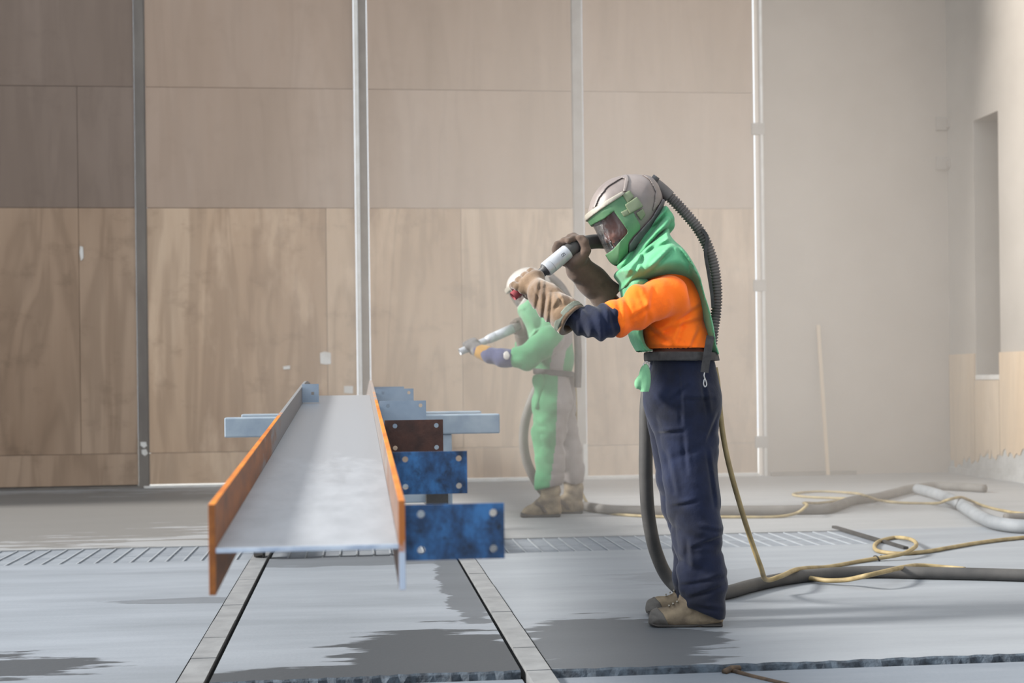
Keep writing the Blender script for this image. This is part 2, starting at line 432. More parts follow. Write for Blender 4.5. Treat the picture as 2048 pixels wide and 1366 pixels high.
# white strips standing in for the light that leaks under the leaves
structure(MB().bevel_box(X_at(285), X_at(715), YW - .03, YW + .03, 0, .022, .004).obj('trim_6', m_white), 'white strip painting the light leak under the door behind the beam')
structure(MB().bevel_box(X_at(741), X_at(1513), YW - .06, YW + .03, 0, .03, .004).obj('trim_7', m_white), 'white strip painting the light leak behind the two workers')
structure(MB().box(X_at(-420), X_at(285), YW - .002, YW + .05, 0, .021).obj('trim_8', m_post), 'dark threshold strip at the left corner')
structure(MB().box(XL - .3, XR + .6, YW - .01, YW + .2, 6.55, 7.38).obj('trim_9', m_ceiling), 'door head beam over the plywood leaves')
structure(MB().box(XL - .3, XL, 12.4, YW + .2, 0, 7.38).obj('wall_left', m_ply_up), 'unseen plywood side wall, sized to shade the left corner')  # out of view; its length is set to keep light off the corner
structure(MB().box(XL - .3, XR + .6, 13.0, YW + .2, 7.4, 7.6).obj('ceiling', m_ceiling), 'unseen dull sheet canopy, sized for the light in the bay')  # out of view; cut short to tune light on doors and side wall

# ------------------------------------------------------------------ right wall with its tall slot
def Yr(px, py=600): return onX(px, py, XR)[1]
ya, yb = Yr(2000), Yr(1951)          # slot
zt, zb = onX(1975, 230, XR)[2], onX(1978, 752, XR)[2]
A = [1.5, ya, yb, YW]; B = [0, zb, zt, 7.2]
V, Fc = cellwall(A, B, {(1, 1)}, lambda a, b, k: (XR + .5 * k, a, b))
wr = structure(mesh_obj('wall_right', V, Fc, m_render), 'pale rendered side wall with a tall slot window')
win = MB().box(XR + .30, XR + .34, ya - .02, yb + .02, zb - .02, zt + .02).obj('window_1', m_shutter); structure(win, 'tall narrow recess with grey shutter in the pale side wall')
MB().bevel_box(XR - .015, XR + .30, ya + .005, yb - .005, zb - .035, zb + .012, .004).obj('window_sill', m_white, win)
MB().box(XR + .24, XR + .30, (ya + yb) / 2 + .07, (ya + yb) / 2 + .12, zb + .012, zt).obj('window_mullion', m_shutter, win)
# torn plywood cladding below the slot, cut round it
z_top = onX(1930, 708, XR)[2]
def ragged(ys, z0f, z1f, x0, x1):
    V = []; Fc = []
    for y in ys:
        V += [(x0, y, z0f(y)), (x0, y, z1f(y)), (x1, y, z1f(y)), (x1, y, z0f(y))]
    n = len(ys)
    for i in range(n - 1):
        for k in range(4): Fc.append((4 * i + k, 4 * i + 4 + k, 4 * i + 4 + (k + 1) % 4, 4 * i + (k + 1) % 4))
    Fc += [(0, 1, 2, 3), (4 * n - 1, 4 * n - 2, 4 * n - 3, 4 * n - 4)]
    return V, Fc
rs = np.random.RandomState(5)
def torn(y):
    base = np.interp(y, [11.0, 12.4, 12.9, 13.3, 13.8, 14.1, 14.28], [.34, .32, .26, .22, .16, .10, .13])
    return base + .05 * math.sin(y * 31) * math.sin(y * 17) + rs.uniform(-.02, .02) + (.08 if rs.rand() < .08 else 0)
def cladding(y0, y1, top, name='cladding_sheet'):
    ys = np.arange(y0, y1 + .001, .018); z = {y: torn(y) for y in ys}
    V, Fc = ragged(ys, lambda y: z[y], lambda y: top, XR - .022, XR - .001)
    return mesh_obj(name, V, Fc, m_ply_light, wr)
cladding(yb + .012, YW - .012, z_top)
cladding(ya + .002, yb + .006, zb - .04)
cladding(ya - .62, ya - .004, z_top)
cladding(8.0, ya - .64, z_top)
MB().box(XR - .035, XR - .001, 1.5, YW - .012, 0, .06).obj('footing', m_rough_conc, wr)
MB().box(XR - .012, XR - .001, 1.5, YW - .012, .06, .5).obj('blasted_band', m_rough_conc, wr)
# two hinge boxes at the corner
for py in (248, 327):
    p = onY(1886, py, YW)
    hb = root('hinge_box', (p[0], YW - .06, p[2] - .07), 'small grey square bracket in the wall corner, ' + ('upper of the two' if py < 300 else 'lower of the two'), 'bracket', 'corner brackets')
    MB().bevel_box(p[0] - .085, p[0] + .075, YW - .03, YW, p[2] - .07, p[2] + .07, .006).obj('back_plate', m_shutter, hb)
    MB().bevel_box(p[0] + .02, p[0] + .05, YW - .07, YW - .03, p[2] - .05, p[2] + .05, .006).obj('knuckle', m_shutter, hb)
# ------------------------------------------------------------------ the cambered steel beam
def rust_mat(name, rust1, rust2, bare, y_from, y_to, amount=1.0, metal=.0, rough=.6):
    """orange mill rust, ground back to grey metal beyond y_from..y_to (the blasted length)"""
    mt, nt, b = nodes(name)
    pos = place_coord(nt)
    n1 = noise(nt, place_coord(nt, (8, 3, 8)), 2.0, 6, .6)
    col = ramp(nt, n1, [(.3, rust1), (.7, rust2)])
    sx = nt.nodes.new('ShaderNodeSeparateXYZ'); nt.links.new(pos, sx.inputs[0])
    t = math_(nt, 'DIVIDE', math_(nt, 'SUBTRACT', sx.outputs[1], y_from), y_to - y_from)
    t = math_(nt, 'ADD', t, math_(nt, 'MULTIPLY', math_(nt, 'SUBTRACT', noise(nt, place_coord(nt, (6, 2, 6)), 1.4, 6, .65), .5), 1.8))
    f = ramp(nt, t, [(.35, 0.0), (.65, 1.0)])
    f = math_(nt, 'MULTIPLY', f, amount)
    nt.links.new(mixc(nt, f, col, bare), b.inputs['Base Color'])
    b.inputs['Roughness'].default_value = rough
    nt.links.new(math_(nt, 'MULTIPLY', f, .5), b.inputs['Metallic'])
    bump(nt, b, noise(nt, pos, 120, 3), .2, .002)
    return mt
m_fl_l = rust_mat('orange_rust_left_flange', srgb(178, 92, 18), srgb(232, 142, 34), srgb(150, 150, 152), 5.0, 6.4)
m_fl_r = rust_mat('orange_rust_right_flange', srgb(186, 102, 26), srgb(236, 150, 44), srgb(170, 164, 160), 5.6, 8.2, .9)
m_fs_l = rust_mat('rust_and_shade_left', srgb(96, 58, 34), srgb(150, 88, 34), srgb(132, 130, 132), 3.6, 6.2)  # flange sides: rust, browned further to paint in their shade
m_fs_r = rust_mat('rust_and_shade_right', srgb(110, 88, 78), srgb(140, 112, 96), srgb(150, 142, 138), 3.0, 6.0)  # same for the right flange: rust plus painted shade
m_web = rust_mat('blasted_grey_web', srgb(160, 164, 170), srgb(178, 182, 188), srgb(186, 190, 196), 3.0, 6.0, 1.0, rough=.42)
def sky_tinted(name):
    mt, nt, b = nodes(name)
    n1 = noise(nt, place_coord(nt, (14, 14, 9)), 1.3, 8, .66); n2 = noise(nt, place_coord(nt), 30, 6, .7)
    col = ramp(nt, n1, [(.33, srgb(24, 36, 54)), (.47, srgb(38, 74, 116)), (.64, srgb(56, 112, 168))])
    col = mixc(nt, ramp(nt, n2, [(.56, 0.0), (.70, .7)]), col, srgb(24, 22, 26))
    nt.links.new(col, b.inputs['Base Color']); b.inputs['Roughness'].default_value = .45; b.inputs['Metallic'].default_value = .3
    bump(nt, b, n2, .25, .003); return mt
m_cleat_blue = sky_tinted('sky_tinted_steel_plate')  # the sky's reflection is painted into the plates as blue
m_cleat_brown = M('brown_rusted_plate', srgb(52, 30, 24), srgb(84, 50, 38), 12, .6, .2, bmp=.3, bscale=70)
m_cleat_grey = M('blasted_grey_plate', srgb(142, 158, 176), srgb(160, 174, 190), 8, .5, .3)
m_trolley = M('pale_blue_grey_steel', srgb(150, 164, 178), srgb(172, 184, 194), 7, .5, .2)
m_hole_rim = M('bright_hole_rim', srgb(150, 150, 150), srgb(176, 174, 170), 30, .5, .4)

m_end_l = M('rusted_cut_end', srgb(128, 70, 16), srgb(172, 100, 24), 18, .6, bmp=.2)
m_end_w = M('bright_cut_end', srgb(168, 182, 204), srgb(206, 216, 230), 22, .4, .3, bmp=.2)
def end_right():
    mt, nt, b = nodes('half_cleaned_cut_end'); sx = nt.nodes.new('ShaderNodeSeparateXYZ'); nt.links.new(place_coord(nt), sx.inputs[0])
    t = math_(nt, 'ADD', sx.outputs[2], math_(nt, 'MULTIPLY', noise(nt, place_coord(nt), 40, 4), .08))
    f = ramp(nt, t, [(.685, 1.0), (.705, 0.0)])
    nt.links.new(mixc(nt, f, srgb(176, 100, 30), srgb(184, 196, 214)), b.inputs['Base Color']); b.inputs['Roughness'].default_value = .5; return mt
m_end_r = end_right()
YB0, YB1, YA = 3.02, 14.0, 8.9                     # near end, far end, crest
BX0, BX1 = onY(416, 1012, YB0)[0], onY(810, 1008, YB0)[0]   # outer faces
FH, FT, WT = .190, .0145, .011
def ztop(y):
    s = .0475
    # two straight lengths joined by a rounded crest
    base = .752
    k = .42
    h = s * (abs(y - YA) if abs(y - YA) > k else (k / 2 + (y - YA) ** 2 / (2 * k)))
    return base + s * (YA - YB0) - h
ysb = np.unique(np.concatenate([np.linspace(YB0, 8.3, 24), np.linspace(8.3, 9.6, 27), np.linspace(9.6, YB1, 16)]))
def sweep(x0, x1, dz0, dz1, name, mat, parent, side=None, end=None):
    V = []; Fc = []
    for y in ysb:
        z = ztop(y); V += [(x0, y, z - dz0), (x1, y, z - dz0), (x1, y, z - dz1), (x0, y, z - dz1)]
    for i in range(len(ysb) - 1):
        for k in range(4): Fc.append((4 * i + k, 4 * i + (k + 1) % 4, 4 * i + 4 + (k + 1) % 4, 4 * i + 4 + k))
    n = len(ysb); Fc += [(3, 2, 1, 0), (4 * n - 4, 4 * n - 3, 4 * n - 2, 4 * n - 1)]
    nf = len(Fc); fm = [2 if i >= nf - 2 else 0 if i % 4 in (0, 2) else 1 for i in range(nf)]
    o = mesh_obj(name, V, Fc, None, parent, mats=[mat, side or mat, end or mat], fmat=fm)
    md = o.modifiers.new('bevel', 'BEVEL'); md.width = .0015; md.segments = 2; md.limit_method = 'ANGLE'
    return o
beam = root('steel_beam', ((BX0 + BX1) / 2, YA, ztop(YA) - FH), 'long cambered steel beam lying on its side with orange rusted flanges', 'beam')
sweep(BX0, BX0 + FT, 0, FH, 'flange', m_fl_l, beam, m_fs_l, m_end_l)
sweep(BX1 - FT, BX1, 0, FH, 'flange', m_fl_r, beam, m_fs_r, m_end_r)
sweep(BX0 + FT, BX1 - FT, FH / 2 - WT / 2 + .002, FH / 2 + WT / 2 + .002, 'web', m_web, beam, None, m_end_w)

def plate_holes(name, x0, x1, y, z0, z1, th, holes, r, mat, parent):
    """upright plate facing the camera with real round holes; holes at (x, z)"""
    bm = bmesh.new()
    nx, nz = 2, 2
    xs = [x0, (x0 + x1) / 2, x1]; zs_ = [z0, (z0 + z1) / 2, z1]
    SEG = 20
    for i in range(nx):
        for j in range(nz):
            a0, a1, b0, b1 = xs[i], xs[i + 1], zs_[j], zs_[j + 1]
            h = [q for q in holes if a0 < q[0] < a1 and b0 < q[1] < b1]
            hx, hz = h[0]
            ring = []; outer = []
            for k in range(SEG):
                t = 2 * math.pi * (k + .5) / SEG; c, s = math.cos(t), math.sin(t)
                ring.append((hx + r * c, hz + r * s))
                tx = ((a1 - hx) / c if c > 0 else (a0 - hx) / c) if abs(c) > 1e-9 else 9e9
                tz = ((b1 - hz) / s if s > 0 else (b0 - hz) / s) if abs(s) > 1e-9 else 9e9
                tt = min(tx, tz); outer.append((hx + tt * c, hz + tt * s))
            corners = [(a1, b1), (a0, b1), (a0, b0), (a1, b0)]
            vr = [[bm.verts.new((p[0], yy, p[1])) for p in ring] for yy in (y, y + th)]
            vo = [[bm.verts.new((p[0], yy, p[1])) for p in outer] for yy in (y, y + th)]
            for k in range(SEG):
                k2 = (k + 1) % SEG
                cor = None
                p, q = outer[k], outer[k2]
                if abs(p[0] - q[0]) > 1e-6 and abs(p[1] - q[1]) > 1e-6:
                    cor = min(corners, key=lambda cc: (cc[0] - p[0]) ** 2 + (cc[1] - p[1]) ** 2 + (cc[0] - q[0]) ** 2 + (cc[1] - q[1]) ** 2)
                for side in (0, 1):
                    loop = [vr[side][k], vo[side][k]]
                    if cor: loop.append(bm.verts.new((cor[0], y + th * side, cor[1])))
                    loop += [vo[side][k2], vr[side][k2]]
                    bm.faces.new(loop if side == 1 else loop[::-1])
                bm.faces.new([vr[0][k], vr[0][k2], vr[1][k2], vr[1][k]])
    # rim of the plate
    e = [(x0, z0), (x1, z0), (x1, z1), (x0, z1)]
    for k in range(4):
        p, q = e[k], e[(k + 1) % 4]
        bm.faces.new([bm.verts.new((p[0], y, p[1])), bm.verts.new((q[0], y, q[1])), bm.verts.new((q[0], y + th, q[1])), bm.verts.new((p[0], y + th, p[1]))])
    bmesh.ops.remove_doubles(bm, verts=bm.verts[:], dist=1e-5)
    bm.verts.index_update()
    V = [v.co[:] for v in bm.verts]; Fc = [[v.index for v in f.verts] for f in bm.faces]; bm.free()
    return mesh_obj(name, V, Fc, mat, parent)
# cleats welded to the right flange: (right px, top py, bottom py, depth of the plate)
for px1, py0, py1, Y, mt, lab in ((1008, 1006, 1117, 3.12, m_cleat_blue, 'blued cleat plate with four holes'), (934, 902, 988, 4.09, m_cleat_blue, 'blued cleat plate with four holes'),
                        (886, 839, 903, 5.12, m_cleat_brown, 'brown rusted cleat plate'), (852, 801, 860, 6.20, m_cleat_grey, 'blasted grey cleat plate'),
                        (827, 777, 830, 7.30, m_cleat_grey, 'blasted grey cleat plate'), (808, 773, 815, 8.75, m_cleat_grey, 'blasted grey cleat plate')):
    z1 = onY(px1, py0, Y)[2]; x1 = onY(px1, py0, Y)[0]; z0 = z1 - .122
    hx0, hx1 = BX1 + .038, x1 - .024
    plate_holes('cleat_plate', BX1 + .0005, x1, Y, z0, z1, .010, [(hx, hz) for hx in (hx0, hx1) for hz in (z0 + .022, z1 - .021)], .0085, mt, beam)['label'] = lab
# lug inside the far left flange, with one hole
p0, p1 = onY(586, 772, 7.95), onY(613, 800, 7.95)
lx0, lx1, lz0, lz1 = BX0 + FT + .0005, BX0 + FT + .092, p1[2], p0[2]
V, Fc = cellwall([lx0, lx0 + .05, lx0 + .066, lx1], [ztop(7.95) - FH / 2 + .009, lz0 + .028, lz0 + .044, lz1 + .01], {(1, 1)}, lambda a, b, k: (a, 7.95 + .01 * k, b))
mesh_obj('lug_plate', V, Fc, m_cleat_grey, beam)
# white paint tin lid standing beyond the crest
pt = onY(697, 779, 13.9)

# ------------------------------------------------------------------ rail trolley under the crest
TX = .025
trol = root('rail_trolley', (TX, 9.0, .0), 'pale blue-grey steel rail trolley carrying the long beam', 'trolley')
Y1, Y2 = 8.36, 9.58
xl, xr = onY(450, 840, Y1)[0], onY(998, 840, Y1)[0]
for Y in (Y1, Y2):
    zb_ = ztop(Y) - FH - .001
    s = MB()
    # channel bolster: web towards the camera, two lips
    s.bevel_box(xl, xr, Y - .05, Y + .05, zb_ - .115, zb_, .008)
    s.obj('bolster', m_trolley, trol)
    for x in (-.40, onY(903, 870, Y1)[0] - .03):
        MB().bevel_box(x - .03, x + .03, Y - .03, Y + .03, .15, zb_ - .115, .006).obj('leg', m_trolley, trol)
    MB().bevel_box(-.37, .45, Y - .025, Y + .025, .30, .37, .006).obj('cross_member', m_trolley, trol)
for x in (-.565, .615):
    MB().bevel_box(x - .045, x + .045, Y1 - .12, Y2 + .12, .09, .17, .006).obj('side_beam', m_trolley, trol)
    for Y in (Y1, Y2):
        V, Fc = revolve((x - .03, Y, .0745), (x + .03, Y, .0745), [(0, 0), (0, .07), (.05, .07), (.05, .085), (.06, .085), (.06, 0)], 28)
        mesh_obj('wheel', [(p[0], p[1], p[2] + .0) for p in V], Fc, m_dark, trol, True)
for Y in (Y1, Y2): MB().bevel_box(-.52, .57, Y - .06, Y + .06, .09, .15, .006).obj('end_beam', m_trolley, trol)
MB().bevel_box(.40, .53, Y1 - .07, Y1 - .035, .285, .375, .006).obj('buffer_block', m_dark, trol)
# ------------------------------------------------------------------ soft-body modelling: distance fields in a frame (across, height, depth) turned to meshes
def Lp(px, py, d):
    p = W(px, py, d); return np.array([RIGHT @ p, p[2], FWD @ p])
def to_world(V):
    V = np.asarray(V); return V[:, :1] * RIGHT + V[:, 2:3] * FWD + V[:, 1:2] * UP
def Lw(p):
    return to_world(np.array([p]))[0]
_rs = np.random.RandomState(11); _perm = _rs.permutation(4096); _val = _rs.uniform(-1, 1, 4096)
def vnoise(P):
    i = np.floor(P).astype(np.int64); f = P - i; f = f * f * (3 - 2 * f); out = 0
    for dx in (0, 1):
        wx = f[:, 0] if dx else 1 - f[:, 0]
        for dy in (0, 1):
            wy = f[:, 1] if dy else 1 - f[:, 1]
            for dz in (0, 1):
                wz = f[:, 2] if dz else 1 - f[:, 2]
                h = _perm[((i[:, 2] + dz) + _perm[((i[:, 1] + dy) + _perm[(i[:, 0] + dx) & 4095]) & 4095]) & 4095]
                out = out + wx * wy * wz * _val[h]
    return out
def folds(P, amp, freq, seed=0.0, ridge=True):
    n = vnoise(P * np.asarray(freq) + seed); m_ = vnoise(P * np.asarray(freq) * 2.1 + seed + 9.3)
    if ridge: n = 1 - 2 * np.abs(n) ; n = n - .35
    return amp * (n + .35 * m_)
def smin(a, b, k):
    h = np.clip(.5 + .5 * (b - a) / k, 0, 1); return b + (a - b) * h - k * h * (1 - h)
def smax(a, b, k): return -smin(-a, -b, k)
def cone(P, a, b, ra, rb, sw=1.0):
    s = np.array([1, 1, 1 / sw]); Q = P * s; a = np.asarray(a) * s; b = np.asarray(b) * s
    ab = b - a; t = np.clip(((Q - a) @ ab) / max(ab @ ab, 1e-12), 0, 1)
    return np.linalg.norm(Q - a - t[:, None] * ab, axis=1) - (ra + (rb - ra) * t)
def chain(P, pts, rad, k=.02, sw=1.0):
    d = None
    for i in range(len(pts) - 1):
        c = cone(P, pts[i], pts[i + 1], rad[i], rad[i + 1], sw)
        d = c if d is None else smin(d, c, k)
    return d
def ell(P, c, r, frame=None):
    Q = P - np.asarray(c)
    if frame is not None: Q = Q @ np.asarray(frame).T
    r = np.asarray(r, float); q = np.linalg.norm(Q / r, axis=1); q2 = np.linalg.norm(Q / r**2, axis=1)
    return q * (q - 1) / np.maximum(q2, 1e-9)
def poly2(P, poly):
    """signed distance of (across, height) to a closed outline, negative inside"""
    x, y = P[:, 0], P[:, 1]; n = len(poly); d = np.full(len(P), 1e9); ins = np.zeros(len(P), bool)
    for i in range(n):
        ax, ay = poly[i]; bx, by = poly[(i + 1) % n]; ex, ey = bx - ax, by - ay
        t = np.clip(((x - ax) * ex + (y - ay) * ey) / (ex * ex + ey * ey + 1e-12), 0, 1)
        d = np.minimum(d, (x - ax - t * ex) ** 2 + (y - ay - t * ey) ** 2)
        c = (ay > y) != (by > y)
        if ey != 0: ins ^= c & (x < ex * (y - ay) / ey + ax)
    d = np.sqrt(d); return np.where(ins, -d, d)
def outline(pxs, d, smooth=4):
    q = np.array([Lp(x, y, d)[:2] for x, y in pxs])
    return catmull(q, smooth, True) if smooth else q
def inflate(P, poly, wc, Wd, S):
    """outline filled out to a rounded body of half depth Wd about depth wc"""
    s = -poly2(P, poly); a = np.maximum(S - s, 0); return np.sqrt(a * a + ((P[:, 2] - wc) * S / Wd) ** 2) - S
def half(P, pt, nrm):
    nrm = np.asarray(nrm, float); nrm = nrm / np.linalg.norm(nrm); return (P - np.asarray(pt)) @ nrm
def nets(f, lo, hi, h, B=8):
    lo = np.asarray(lo, float); n = np.ceil((np.asarray(hi) - lo) / h).astype(int) + 2
    n = ((n + B - 1) // B) * B
    nb = n // B
    bi = np.stack(np.meshgrid(*[np.arange(k) for k in nb], indexing='ij'), -1).reshape(-1, 3)
    fc = f(lo + (bi * B + (B - 1) / 2) * h)
    keep = np.abs(fc) < B * h * .87 * 1.5 + .02
    val = np.repeat(np.repeat(np.repeat(np.where(fc < 0, -1., 1.).reshape(nb), B, 0), B, 1), B, 2).astype(np.float32)
    loc = np.stack(np.meshgrid(*[np.arange(B)] * 3, indexing='ij'), -1).reshape(-1, 3)
    kb = bi[keep]
    for c in range(0, len(kb), 600):
        idx = (kb[c:c + 600, None, :] * B + loc[None]).reshape(-1, 3)
        val[idx[:, 0], idx[:, 1], idx[:, 2]] = f(lo + idx * h)
    ins = val < 0
    cnt = np.zeros(np.array(n) - 1, np.int8)
    for dx in (0, 1):
        for dy in (0, 1):
            for dz in (0, 1): cnt += ins[dx:n[0] - 1 + dx, dy:n[1] - 1 + dy, dz:n[2] - 1 + dz]
    cells = np.argwhere((cnt > 0) & (cnt < 8)); vid = np.full(np.array(n) - 1, -1, np.int64); vid[tuple(cells.T)] = np.arange(len(cells))
    acc = np.zeros((len(cells), 3)); num = np.zeros(len(cells))
    for ax in range(3):
        o1, o2 = [q for q in range(3) if q != ax]
        for e1 in (0, 1):
            for e2 in (0, 1):
                c0 = cells.copy(); c0[:, o1] += e1; c0[:, o2] += e2; c1 = c0.copy(); c1[:, ax] += 1
                v0 = val[tuple(c0.T)]; v1 = val[tuple(c1.T)]; cr = (v0 < 0) != (v1 < 0)
                t = np.where(cr, v0 / np.where(cr, v0 - v1, 1), 0)
                p = c0.astype(float); p[:, ax] += t; acc[cr] += p[cr]; num[cr] += 1
    V = lo + acc / num[:, None] * h
    Fq = []
    for ax in range(3):
        a0, a1, a2 = ax, (ax + 1) % 3, (ax + 2) % 3
        sl0 = [slice(None)] * 3; sl1 = [slice(None)] * 3; sl0[ax] = slice(0, n[ax] - 1); sl1[ax] = slice(1, n[ax])
        A_ = ins[tuple(sl0)]; B_ = ins[tuple(sl1)]; e = np.argwhere(A_ != B_)
        e = e[(e[:, a1] > 0) & (e[:, a2] > 0) & (e[:, a1] < n[a1] - 1) & (e[:, a2] < n[a2] - 1)]
        q = []
        for d1, d2 in ((-1, -1), (0, -1), (0, 0), (-1, 0)):
            c = e.copy(); c[:, a1] += d1; c[:, a2] += d2; q.append(vid[tuple(c.T)])
        q = np.stack(q, 1); fl = ~A_[tuple(e.T)]; q[fl] = q[fl][:, ::-1]; Fq.append(q[(q >= 0).all(1)])
    Fq = np.concatenate(Fq)
    # the frame (across, height, depth) is left-handed with respect to the room, so turn the faces round
    return V, Fq[:, ::-1]
def soft(name, f, lo, hi, h, mat, parent, mats=None, pick=None, label=None):
    V, Fq = nets(f, lo, hi, h)
    fm = None
    if mats is not None:
        c = V[Fq].mean(1); fm = pick(c).astype(np.int32)
    o = mesh_obj(name, to_world(V), Fq, mat, parent, True, mats=mats, fmat=fm)
    if label: o['label'] = label
    return o
def bounds(pts, pad):
    p = np.array(pts); return p.min(0) - pad, p.max(0) + pad

def grip(axis_p, axis_d, near, up, rad, offs, angs, fr, sign=1):
    """finger chains wrapped round a bar: offs along the bar, angs (deg) from 'near' towards 'up'"""
    out = []
    for o, fr_, aset in zip(offs, fr, angs):
        c = axis_p + axis_d * o
        out.append(([c + (math.cos(math.radians(a)) * near + math.sin(math.radians(a)) * up) * (rad + fr_ * .85) for a in aset], [fr_ * 1.08] + [fr_] * (len(aset) - 2) + [fr_ * .82]))
    return out

def creases(P, lst, dep, near_only=None):
    """grooves (+) and ridges (-) along lines given on the side that faces the camera"""
    out = np.zeros(len(P))
    for x0, y0, x1, y1, amp, wd in lst:
        a = Lp(x0, y0, dep)[:2]; b = Lp(x1, y1, dep)[:2]; ab = b - a
        t = np.clip(((P[:, :2] - a) @ ab) / (ab @ ab), 0, 1); d2 = ((P[:, :2] - a - t[:, None] * ab) ** 2).sum(1)
        out += amp * np.exp(-d2 / wd ** 2) * np.sin(math.pi * np.clip(t * .9 + .05, 0, 1)) ** .5
    if near_only is not None: out *= np.clip((near_only - P[:, 2]) / .05, 0, 1)
    return out
def fold_set(L, amp=.008, wd=.009):
    """each fold: a groove with a ridge running along its upper side"""
    o = []
    for x0, y0, x1, y1 in L:
        dx, dy = x1 - x0, y1 - y0; n = math.hypot(dx, dy); ox, oy = -dy / n * 7, dx / n * 7
        if oy > 0: ox, oy = -ox, -oy
        o += [(x0, y0, x1, y1, amp, wd), (x0 + ox, y0 + oy, x1 + ox, y1 + oy, -amp * .8, wd * 1.2)]
    return o
# ------------------------------------------------------------------ near worker
def cloth(name, c1, c2, scale=4, rough=.85, weave=.12, dust=None, sheen=.15):
    mt, nt, b = nodes(name)
    n = noise(nt, place_coord(nt), scale, 6, .6); col = mixc(nt, ramp(nt, n, [(.35, 0.0), (.68, 1.0)]), c1, c2)
    if dust:
        d = ramp(nt, noise(nt, place_coord(nt), 13, 5, .7), [(.55, 0.0), (.72, 1.0)])
        col = mixc(nt, math_(nt, 'MULTIPLY', d, .5), col, dust)
    nt.links.new(col, b.inputs['Base Color']); b.inputs['Roughness'].default_value = rough; b.inputs['Sheen Weight'].default_value = sheen
    b.inputs['Specular IOR Level'].default_value = .25
    bm1 = bump(nt, b, noise(nt, place_coord(nt), 26, 4), .35, .008)
    bump(nt, b, noise(nt, place_coord(nt), 700, 2), weave, .001, bm1)
    return mt
m_orange = cloth('orange_drill_cloth', (1.0, .155, .006), (1.0, .19, .01), dust=(.72, .11, .016))
m_navy = cloth('navy_drill_cloth', srgb(14, 19, 37), srgb(26, 36, 65), 5)
m_green = cloth('green_cape_cloth', srgb(82, 160, 112), srgb(114, 188, 142), 3, dust=srgb(150, 196, 166))
m_green2 = cloth('pale_green_cloth', srgb(112, 172, 128), srgb(136, 192, 150), 4)
m_suede = cloth('tan_suede', srgb(106, 84, 64), srgb(148, 122, 96), 9, .95, .3, dust=srgb(96, 76, 60), sheen=.4)
m_suede_d = cloth('dark_suede', srgb(92, 76, 66), srgb(118, 100, 88), 9, .95, .3, dust=srgb(70, 60, 54))
m_cuff = M('grey_green_cuff_band', srgb(112, 118, 106), srgb(134, 140, 126), 20, .8, bmp=.2)
m_belt = M('dark_webbing', srgb(52, 50, 50), srgb(68, 66, 66), 40, .8, bmp=.2, bscale=200)
m_shell = M('dusty_helmet_shell', srgb(128, 117, 113), srgb(150, 139, 134), 6, .45, bmp=.08, bscale=200)
m_rimgrey = M('grey_helmet_rim', srgb(104, 98, 102), srgb(128, 121, 124), 14, .6)
m_frame = M('green_visor_frame', srgb(74, 124, 84), srgb(102, 144, 104), 10, .5)
m_clip = M('dusty_green_clip', srgb(116, 128, 98), srgb(130, 142, 112), 12, .5)
m_edge = M('pale_frame_edge', srgb(160, 153, 140), srgb(178, 171, 158), 12, .5)
m_skin = M('weathered_skin', srgb(128, 74, 58), srgb(152, 94, 74), 14, .55, bmp=.15, bscale=90)
m_beard = M('dark_stubble', srgb(46, 36, 32), srgb(66, 52, 46), 60, .9)
m_rubber = M('black_rubber', srgb(44, 45, 48), srgb(58, 59, 62), 12, .55)
m_hose = M('dusty_black_hose', srgb(62, 61, 61), srgb(84, 82, 80), 5, .65, bmp=.15, bscale=150)
m_hose_far = M('dust_coated_hose', srgb(96, 92, 88), srgb(120, 116, 111), 5, .8)
m_air = M('yellowed_air_hose', srgb(140, 122, 84), srgb(176, 156, 112), 12, .6)
m_air_d = M('olive_air_hose', srgb(92, 82, 56), srgb(116, 104, 74), 9, .55)
m_tube = M('grey_breathing_tube', srgb(88, 82, 80), srgb(110, 103, 100), 12, .6)
m_alu = M('scuffed_aluminium', srgb(176, 179, 184), srgb(198, 201, 206), 24, .48, .25, bmp=.1, bscale=120)
m_red = M('red_nozzle_liner', srgb(140, 52, 60), srgb(160, 70, 76), 20, .5)
m_boot = M('tan_boot_leather', srgb(104, 91, 76), srgb(160, 142, 116), 12, .8, bmp=.25, bscale=60)
m_boot_d = M('dark_boot_leather', srgb(86, 76, 68), srgb(110, 98, 88), 16, .8, bmp=.25)
m_toe = M('worn_dark_toe_cap', srgb(84, 80, 76), srgb(104, 99, 94), 14, .7)
m_sole = M('dark_boot_sole', srgb(56, 52, 50), srgb(72, 68, 64), 20, .8)
m_steel = M('bright_wire', srgb(190, 190, 190), None, rough=.3, metal=.8)
